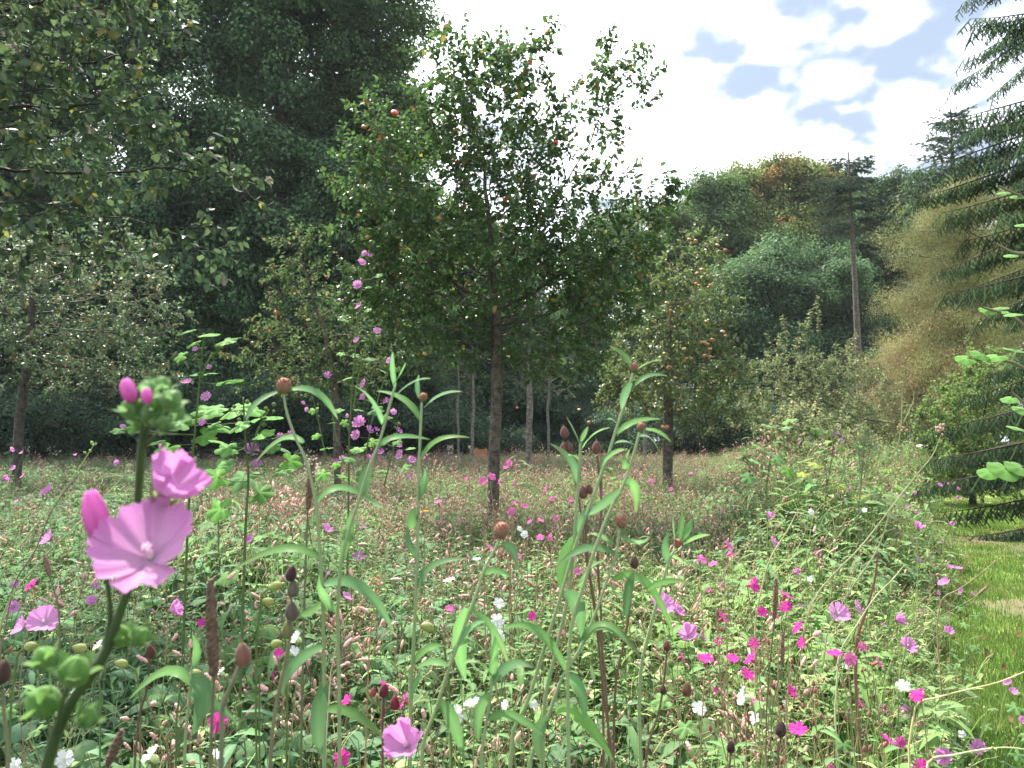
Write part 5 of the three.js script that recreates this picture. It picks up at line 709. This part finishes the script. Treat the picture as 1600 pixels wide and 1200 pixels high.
// tall mallows behind
function tallMallow(label, D, stems, leaves, blooms, lmk, kind = 'mallow', lc = [0.16, 0.37, 0.055]) {
  const k = D / F, S = stems.map(l => l.map(q => W(q[0], q[1], D + (q[2] || 0)))), f0 = S[0][S[0].length - 1], foot = V(f0.x, 0, f0.z + 0.02), T = thing('tall_mallow', label, 'flower', foot), all = [];
  S.forEach((pts, i) => { const c = catmull(i ? pts : [...pts, foot], 24); all.push(...c); new MB().tube(c, t => lerp(0.0022, 0.0045, t) * (i ? 0.8 : 1), 6, (t, a) => mul([0.15, 0.22, 0.08], 0.85 + 0.3 * a)).build('stem', M.leaf, T); });
  const near = p => { let b = null, d = 1e9; for (const q of all) { const e = q.distanceToSquared(p) + (q.y > p.y ? 0.02 : 0); if (e < d) { d = e; b = q; } } return b; };
  for (const [x, y, r, fx = 0, tilt = 0.5] of leaves) { const p = W(x, y, D + rnd(-0.08, 0.08)), n = near(p), b = new MB(), f = V(fx || (p.x - n.x) * 6, 0.1, rnd(0.1, 0.9)).normalize(); b.tube([n, n.clone().lerp(p, 0.5).add(V(0, -0.008, 0)), p], [0.0016, 0.0014, 0.0012], 5, [0.16, 0.22, 0.08]); b.palm(p, V(rnd(-0.45, 0.45), 1, rnd(-0.1, 1.2)), f, r * k * rnd(0.95, 1.45), 5, mul(mixc(lc, [0.12, 0.24, 0.09], rnd()), rnd(0.75, 1.25)), { segs: 40, deep: 0.3, cup: 0.1, droop: 0.22 }); b.build('leaf', M.leaf, T); }
  for (const [x, y, s] of blooms) { const p = W(x, y, D + rnd(-0.12, 0.05)), n = near(p), ax = V(rnd(-0.7, 0.7), rnd(0.1, 0.8), rnd(0.4, 1)).normalize(), b = new MB(); b.tube([n, n.clone().lerp(p, 0.6).add(V(0, -0.006, 0)), p.clone().addScaledVector(ax, -0.004)], [0.0012, 0.001, 0.001], 4, [0.16, 0.2, 0.08]); b.build('flower_stalk', M.leaf, T); flower(kind === 'mixed' ? (rnd() < 0.35 ? 'mauve' : 'mallow') : kind, T, p, ax, s / 2 * k * 1.3, rnd(0.2, 0.6), s > 20); }
  S.forEach(pts => { for (let i = 0; i < 7; i++) { const p = pts[0].clone().lerp(pts[Math.min(1, pts.length - 1)], i / 7).add(V(rnd(-0.02, 0.02), rnd(0, 0.02), rnd(-0.02, 0.02))), m = new MB(); const r = rnd(0.004, 0.007); m.blob(p.clone().add(V(0, -r, 0)), p.clone().add(V(0, r * 1.2, 0)), t => r * Math.sin(Math.PI * (0.08 + 0.88 * t)), 5, 10, [0.17, 0.24, 0.08], 0, 5, 0.12); m.build('bud', M.leaf, T); } });
  if (lmk) lm(lmk, stems[0][0][0], stems[0][0][1]); return T;
}
tallMallow('tall mallow topped by broad bright green leaves, pink flowers along one stem', 2.5, [[[318, 525], [314, 570], [309, 630], [302, 700], [296, 770]], [[345, 545], [328, 560], [314, 590]]],
  [[293, 517, 17, -1], [325, 522, 18, 1], [352, 532, 20, 1], [303, 536, 12, -1], [284, 556, 13, -1], [357, 595, 19, 1], [308, 583, 12], [328, 583, 12, 1], [330, 640, 22, -1], [300, 655, 22], [318, 680, 20, 1], [283, 660, 18, -1], [245, 690, 18, -1], [262, 700, 16], [293, 722, 22, -1], [340, 730, 22, 1], [278, 745, 20], [320, 755, 20, 1], [187, 672, 13, -1], [212, 668, 12, -1]],
  [[306, 546, 9], [326, 574, 8], [293, 598, 15], [323, 621, 15], [253, 697, 9], [316, 660, 9], [192, 667, 8]], 'the broad-leaved tall mallow');
tallMallow('leafy mallow with spreading maple-like leaves beside the fountain-leaved knapweed', 2.1, [[[380, 620], [383, 680], [388, 740], [384, 820]], [[420, 640], [404, 670], [390, 720]]],
  [[340, 637, 22, -1], [365, 640, 24, 1], [392, 640, 22, 1], [415, 652, 24, 1], [372, 665, 18, 1], [350, 668, 17, -1], [336, 662, 14, -1], [410, 677, 18, 1], [358, 700, 23, -1], [345, 690, 14], [438, 735, 20, 1], [452, 720, 18, 1], [425, 700, 16, 1], [380, 745, 22], [340, 745, 20, -1], [405, 770, 22, 1], [345, 795, 22, -1], [440, 700, 14]],
  [[393, 706, 24], [401, 726, 15], [318, 660, 8], [437, 682, 11], [452, 677, 8]], 'the maple-leaved mallow', 'mauve');
tallMallow('slender spire of small pink mallow flowers rising highest before the dark trees', 3.3, [[[573, 394], [568, 430], [561, 480], [556, 540], [550, 610], [545, 700], [545, 760]], [[611, 556], [598, 600], [583, 650], [570, 720]], [[511, 582], [517, 630], [526, 690]], [[623, 665], [615, 700], [600, 760]], [[571, 545], [560, 590], [552, 640]], [[486, 610], [498, 660], [510, 720]]],
  [[590, 430, 7, 1], [575, 448, 6], [574, 484, 7, 1], [540, 500, 8, -1], [556, 555, 8, -1], [575, 560, 8, 1], [535, 552, 8, -1], [600, 580, 8], [620, 575, 8], [545, 590, 9, -1], [530, 640, 10, -1], [575, 625, 10, 1], [560, 640, 10], [585, 640, 11, 1], [605, 650, 10], [540, 660, 10], [520, 660, 9, -1], [560, 700, 12], [580, 690, 12, 1], [600, 690, 10], [545, 715, 12], [620, 690, 9], [640, 700, 9, 1], [570, 740, 14], [540, 745, 12], [600, 735, 12], [510, 700, 10], [495, 680, 9], [490, 640, 8], [630, 730, 10], [525, 725, 10], [505, 740, 12]],
  [[576, 400, 10], [565, 411, 12], [570, 396, 8], [559, 446, 13], [561, 479, 12], [589, 518, 11], [558, 532, 10], [512, 587, 11], [609, 564, 10], [569, 600, 13], [569, 621, 11], [604, 627, 10], [614, 644, 9], [563, 662, 21], [576, 672, 13], [557, 680, 14], [622, 674, 12], [622, 696, 10], [596, 707, 11], [626, 711, 14], [643, 719, 11], [525, 722, 9], [534, 717, 9], [480, 640, 7], [473, 630, 6], [545, 650, 8], [588, 672, 9], [575, 715, 9]], 'the slender mallow spire', 'mixed');
tallMallow('young mallow with flat leaf plates standing before the olive fruit bush', 4.5, [[[1208, 668], [1206, 700], [1200, 740], [1198, 770]]], [[1203, 665, 15, -1], [1185, 697, 9, -1], [1225, 668, 10, 1], [1215, 690, 9, 1], [1180, 720, 12, -1], [1212, 715, 12, 1], [1196, 735, 13], [1230, 735, 13, 1], [1170, 745, 11, -1]], [], 'the flat-leaved young mallow');
tallMallow('yellow-green mallow flowering on the sunlit side of the meadow', 5.2, [[[1306, 668], [1302, 700], [1296, 740], [1290, 780]], [[1285, 690], [1290, 730], [1292, 760]], [[1330, 700], [1318, 740], [1300, 780]]], [[1290, 690, 8], [1280, 705, 9, -1], [1312, 700, 8, 1], [1295, 715, 10], [1275, 725, 11, -1], [1312, 730, 11, 1], [1296, 745, 11], [1330, 730, 9, 1], [1270, 755, 12], [1310, 757, 12], [1335, 755, 10], [1255, 740, 9], [1340, 775, 11], [1282, 780, 13]], [[1301, 707, 8], [1308, 677, 6], [1315, 688, 7]], undefined, 'mauve', [0.32, 0.38, 0.045]);

// loose single things
{ const p = W(1276, 772, 6.2), foot = V(p.x, 0, p.z), T = thing('poppy', 'single red poppy in the green right of the far pink haze', 'flower', foot); new MB().tube(stemTo(foot, p, 0.02), t => 0.0016, 5, stemG).build('stem', M.plain, T); const g = petal({ w: t => 0.3 + 1.0 * t, notch: 0.02, curl: 0.25, base: [0.3, 0.02, 0.01], tip: [0.62, 0.06, 0.02], seed: 31 }); for (let k = 0; k < 4; k++) { const m = mesh('petal', g, M.petal, T); m.position.copy(p).sub(foot); m.scale.setScalar(0.034); m.quaternion.setFromAxisAngle(V(0, 1, 0), k * TAU / 4 + 0.3).multiply(new THREE.Quaternion().setFromAxisAngle(V(1, 0, 0), -0.35)); } const c = new MB(); bead(c, p.clone().add(V(0, 0.006, 0)), 0.005, [0.05, 0.06, 0.02]); c.build('centre', M.plain, T); }
[[665, 800, 12, 'yellow composite flower beside the straight knapweed'], [1321, 797, 6, 'small yellow flower left of the white one in the sunlit green'], [1359, 801, 6, 'small yellow flower above the tangled pale stalks'], [1373, 832, 7, 'yellow flower low among the pale leaning stalks'], [1185, 829, 6, 'tiny yellow flower left of the pale pink mallow pair'], [1247, 832, 6, 'yellow flower right of the pale pink mallow pair'], [1396, 874, 6, 'yellow flower near the lawn edge of the meadow']].forEach(([x, y, s, label], i) => {
  const D = Math.min(6, 0.02 * F / s * 1.6), p = W(x, y, D), foot = V(p.x, 0, p.z), T = thing('yellow_flower', label, 'flower', foot); new MB().tube(stemTo(foot, p, 0.02), t => 0.0014, 4, stemG).build('stem', M.plain, T); const b = new MB(); for (let r = 0; r < 2; r++) for (let k = 0; k < 13; k++) { const a = (k + r * 0.5) / 13 * TAU; b.blade({ base: p, dir: V(Math.cos(a), 0.35 + r * 0.5, Math.sin(a)), nrm: V(0, 1, 0), len: s / 2 / F * D, wid: s / 5 / F * D, seg: 2, bend: 0.3, shape: SH.round, col: [0.62, 0.46, 0.03] }); } const h = b.build('flower_head', M.petal, T); h.userData.kind = 'stuff'; });
// pale dead stalks leaning through the right side
function stalk(label, D, lines, seeds, col = [0.36, 0.32, 0.16], wd = 4, sc = [0.3, 0.19, 0.11], lmk) {
  const k = D / F, S = lines.map(l => l.map(q => W(q[0], q[1], D + (q[2] || 0)))), e = S[0][S[0].length - 1], foot = V(e.x + (e.x - S[0][0].x) * 0.12, 0, e.z + 0.05), T = thing('dry_stalk', label, 'dry stalk', foot);
  S.forEach((p, i) => new MB().tube(catmull(i ? p : [...p, foot], 20), t => wd * k / 2 * lerp(0.5, 1.1, t) * (i ? 0.6 : 1), 6, (t, a) => mul(col, 0.8 + 0.4 * Math.abs(Math.sin(t * 50)))).build('stem', M.plain, T));
  for (const [x, y, s, n = 10] of seeds) { const b = new MB(), c = W(x, y, D); if (n > 40) { for (let i = 0; i < n * 4; i++) { const q = c.clone().add(V(rnd(-.7, .7), rnd(-1, 1), rnd(-.7, .7)).multiplyScalar(s / 2 * k)); b.blade({ base: q, dir: V(rnd(-1, 1), rnd(0, 1), rnd(-1, 1)), nrm: rdir(), len: 0.03, wid: 0.003, seg: 1, shape: t => 1 - t, col: mul(sc, rnd(0.7, 1.4)) }); } const m = b.build('feathery_foliage', M.leaf, T); m.userData.kind = 'stuff'; continue; } for (let i = 0; i < n; i++) { const q = c.clone().add(V(rnd(-1, 1), rnd(-1, 1), rnd(-1, 1)).multiplyScalar(s / 2 * k)); bead(b, q, rnd(0.15, 0.3) * s * k * 0.6, mul(sc, rnd(0.7, 1.4))); } const m = b.build('seed_head', M.plain, T); m.userData.kind = 'stuff'; }
  if (lmk) lm(lmk, lines[0][0][0], lines[0][0][1]); return T;
}
stalk('tall pale stalk topped with brown seeds, standing highest near the spruce', 2.6, [[[1410, 590], [1408, 660], [1400, 720], [1390, 800], [1370, 860], [1330, 920], [1290, 1000]], [[1422, 600], [1428, 620], [1412, 660]], [[1403, 690], [1396, 720], [1392, 760]]], [[1410, 668, 12], [1422, 596, 8, 6], [1432, 712, 10]], [0.3, 0.31, 0.15], 2.8, undefined, 'the tallest pale stalk');
stalk('pale stalk leaning right with a fuzzy brown seed tuft at its tip', 2.5, [[[1470, 680], [1458, 710], [1438, 735], [1410, 770], [1380, 810], [1340, 860], [1300, 900], [1260, 960]], [[1446, 700], [1450, 712], [1452, 716]], [[1425, 690], [1432, 710], [1440, 732]]], [[1470, 672, 16, 16], [1446, 695, 8, 6], [1425, 690, 8, 6]], [0.3, 0.32, 0.16], 3, [0.36, 0.25, 0.2], 'the fuzzy-tipped stalk');
stalk('pale stalk crossing the meadow diagonally towards the lawn', 1.7, [[[1413, 883], [1395, 905], [1370, 930], [1340, 975], [1310, 1030]]], [], [0.34, 0.36, 0.2], 2.6);
stalk('long straw-coloured stalk lying out over the lawn at the bottom corner', 1.6, [[[1612, 1045], [1560, 1066], [1510, 1078], [1465, 1090], [1430, 1104]]], [], [0.4, 0.36, 0.17], 3.2, undefined, 'the straw stalk');
stalk('lowest pale stalk, bending along the bottom right corner', 1.35, [[[1612, 1172], [1570, 1168], [1530, 1172], [1490, 1180], [1450, 1192]]], [[1552, 1168, 12, 6]], [0.38, 0.4, 0.22], 3.6, [0.3, 0.36, 0.12]);
stalk('dark red-brown dock stem leaning in the sunlit meadow', 2.0, [[[1372, 862], [1368, 900], [1355, 950], [1338, 1010]]], [], [0.17, 0.075, 0.05], 5.5);
stalk('thin brown stalk with tiny seeds arching over the lawn edge', 2.6, [[[1557, 876], [1530, 898], [1500, 920], [1470, 940]]], [[1553, 879, 6, 5]], [0.2, 0.15, 0.08], 2.2);
stalk('branching straw stalk with brown heads in the sunny right of the meadow', 2.2, [[[1245, 800], [1230, 830], [1205, 870], [1190, 920], [1180, 980]], [[1262, 820], [1250, 850], [1225, 880], [1205, 900]]], [[1226, 783, 12, 8], [1250, 800, 9, 8], [1239, 850, 8, 6]], undefined, 3);
stalk('feathery grey-green stalk before the olive fruit bush', 5.0, [[[1352, 660], [1350, 700], [1346, 750], [1342, 800]], [[1365, 670], [1358, 710], [1350, 745]], [[1338, 672], [1342, 710], [1346, 745]]], [[1352, 680, 26, 60], [1362, 700, 24, 60], [1342, 702, 24, 60], [1352, 725, 30, 70]], [0.15, 0.19, 0.1], 3, [0.1, 0.16, 0.07]);

stalk('pale green wiry stalk slanting up at the left edge', 1.5, [[[150, 690], [105, 760], [50, 830], [0, 905]]], [[140, 700, 16, 6], [120, 735, 14, 6]], [0.22, 0.32, 0.12], 2.6, [0.24, 0.34, 0.12]);
stalk('second wiry green stalk below the one slanting at the left edge', 1.4, [[[205, 730], [160, 780], [110, 830], [60, 880], [5, 960]], [[190, 745], [170, 740], [150, 752]]], [[200, 733, 14, 6]], [0.24, 0.33, 0.13], 2.6, [0.24, 0.34, 0.12]);
stalk('thin dark bent stalk crossing behind the closest mallow', 1.6, [[[150, 715], [120, 745], [80, 800], [55, 860], [20, 920]]], [], [0.14, 0.1, 0.07], 2.2);
stalk('thin straw stem leaning through the middle of the meadow', 1.6, [[[640, 870], [600, 905], [566, 940], [530, 985]]], [], [0.4, 0.34, 0.2], 2);
stalk('rusty dry dock sprig low in the middle foreground', 1.5, [[[588, 905], [584, 950], [578, 1000]]], [[588, 908, 14, 14], [585, 930, 14, 14]], [0.3, 0.17, 0.09], 2.4, [0.36, 0.2, 0.1]);
// broad-leaved shrub whose lit leaves reach in from the right edge
{ const D = 2.6, foot = W(1760, 1100, D).setY(0), T = thing('broadleaf_shrub', 'shrub with large bright green leaves reaching in before the spruce', 'shrub', foot), P = (x, y, d = 0) => W(x, y, D + d), wood = [0.16, 0.15, 0.09];
  const br = pts => new MB().tube(catmull(pts, 20), t => lerp(0.011, 0.0035, t), 6, wood).build('branch', M.plain, T);
  br([foot, P(1720, 950), P(1660, 800), P(1620, 745), P(1575, 728)]); br([P(1700, 900), P(1670, 740), P(1620, 650), P(1580, 612)]); br([P(1680, 800), P(1650, 650), P(1600, 575), P(1525, 556)]); br([P(1665, 720), P(1640, 580), P(1590, 500), P(1535, 480)]); br([P(1650, 640), P(1640, 440), P(1610, 320), P(1560, 290)]); br([P(1640, 440), P(1620, 400), P(1585, 395), P(1555, 380)]);
  for (const [x, y, r] of [[1570, 733, 27], [1595, 730, 24], [1545, 738, 18], [1590, 668, 17], [1580, 622, 17], [1600, 640, 18], [1510, 560, 18], [1532, 553, 17], [1556, 556, 20], [1586, 545, 20], [1545, 484, 15], [1565, 480, 14], [1585, 490, 16], [1575, 488, 10], [1570, 300, 13], [1592, 306, 14], [1580, 398, 13], [1600, 350, 14]]) { const b = new MB(), p = P(x, y, rnd(-0.1, 0.1)); b.palm(p, V(rnd(-0.4, 0.2), 1, rnd(0.2, 0.8)), V(-1, -0.2, rnd(0, 0.6)), r * D / F * 0.95, 5, mul([0.125, 0.28, 0.055], rnd(0.85, 1.2)), { segs: 25, deep: 0.07, cup: 0.05 }); b.build('leaf', M.hero, T); } }

// the redshank that can be told apart nearest the camera
{
  rr = rng(1300); const rs = [];
  const proto = [0, 1, 2, 3].map(v => { const st = new MB(), pts = bendStem(0.42, 0.08), sp = []; st.tube(pts, t => 0.0019 - 0.0008 * t, 5, [0.17, 0.1, 0.055]); for (let i = 0; i < 3; i++) { const a = i * 2.2 + v, p = pts[4 + Math.min(2, i)], e = i === 2 ? p.clone() : p.clone().add(V(Math.cos(a) * 0.035, 0.03, Math.sin(a) * 0.035)), b = new MB(); if (i < 2) st.tube([p, e], [0.001, 0.0008], 4, [0.2, 0.13, 0.07]); spike(b, e, V(Math.cos(a) * rnd(0.4, 1.2), rnd(-0.15, 0.8), Math.sin(a) * rnd(0.2, 0.9)).normalize(), rnd(0.022, 0.046), 0.0062, rnd(0, 0.5), 22, 9); sp.push(b.geom()); } const lv = [0, 1].map(i => new MB().blade({ base: pts[2 + i * 2], dir: V(Math.cos(i * 3 + v), 0.5, Math.sin(i * 3 + v)), nrm: V(0, 1, 0), len: 0.075, wid: 0.017, seg: 5, bend: 0.9, shape: SH.lance, col: mul(green, 1.2), mid: mul(green, 1.8) }).geom()); return { st: st.geom(), sp, lv, top: pts[6] }; });
  for (const [x, y] of [[375, 797], [378, 835], [366, 857], [395, 880], [284, 905], [303, 915], [262, 932], [260, 992], [298, 1012], [355, 905], [60, 815], [30, 822], [35, 855], [120, 820], [140, 895], [132, 905], [533, 968], [537, 1010], [490, 1018], [440, 810], [448, 820], [640, 780], [630, 785], [610, 800], [600, 818], [644, 850], [560, 850], [690, 800], [705, 825], [680, 840], [725, 850], [735, 800], [700, 870], [640, 880], [610, 905], [660, 940], [590, 945], [750, 905], [820, 900], [850, 880], [905, 850], [940, 860], [985, 850], [1010, 830], [1040, 800], [1060, 860], [1085, 840], [1100, 810], [960, 800], [990, 780], [1020, 790], [1130, 800], [1150, 825], [1170, 850], [1110, 780], [1080, 770], [930, 900], [870, 925], [720, 930], [780, 915], [550, 900], [470, 870], [330, 830], [300, 800], [200, 800], [230, 820], [180, 840], [100, 860], [90, 930], [220, 900], [300, 870], [430, 900], [400, 950], [455, 1060], [560, 1030], [650, 1030], [1000, 900], [1060, 900]]) {
    const v = proto[rs.length % 4], Ht = 0.42 * rnd(0.85, 1.2), z = (EYE - Ht) / ((y - 684) / F), D = z, p = W(x, y, D), sc = Ht / 0.42, foot = V(p.x - v.top.x * sc, 0, p.z - v.top.z * sc), T = thing('redshank', 'pink redshank', 'wildflower', foot, 'pink redshank spikes in the meadow');
    mesh('stem', v.st, M.plain, T); v.sp.forEach(g => mesh('flower_spike', g, M.plain, T)); v.lv.forEach(g => mesh('leaf', g, M.leaf, T)); T.scale.setScalar(sc); auto.push([T, x, y, 'redshank']); rs.push(T);
  }
}
// complete the labels of look-alikes: where each stands relative to something one can find
{
  const ORD = ['closest', 'second closest', 'third closest', 'fourth closest', 'fifth closest', 'sixth closest', 'seventh closest', 'eighth closest', 'ninth closest', 'tenth closest'], kinds = {};
  for (const a of auto) (kinds[a[3]] ||= []).push(a);
  for (const k in kinds) for (const [T, x, y] of kinds[k]) {
    let best = null;
    for (const l of TO) { const dx = x - l.px, dy = y - l.py, way = (p, q) => Math.abs(p) > Math.abs(q) ? (p < 0 ? 'left of' : 'right of') : (q < 0 ? 'above' : 'below'), w = way(dx, dy), d = Math.hypot(dx, dy); let rank = 0; for (const [T2, x2, y2] of kinds[k]) { const ex = x2 - l.px, ey = y2 - l.py; if (T2 !== T && way(ex, ey) === w && Math.hypot(ex, ey) < d) rank++; } const s = rank + d / 260; if (rank < 10 && (!best || s < best.s)) best = { s, rank, w, l }; }
    T.userData.label += best ? `, ${ORD[best.rank]} ${best.w} ${best.l.name}` : ' far out in the meadow';
  }
  scene.userData.unplaced = 0;
}
renderer.render(scene, camera);
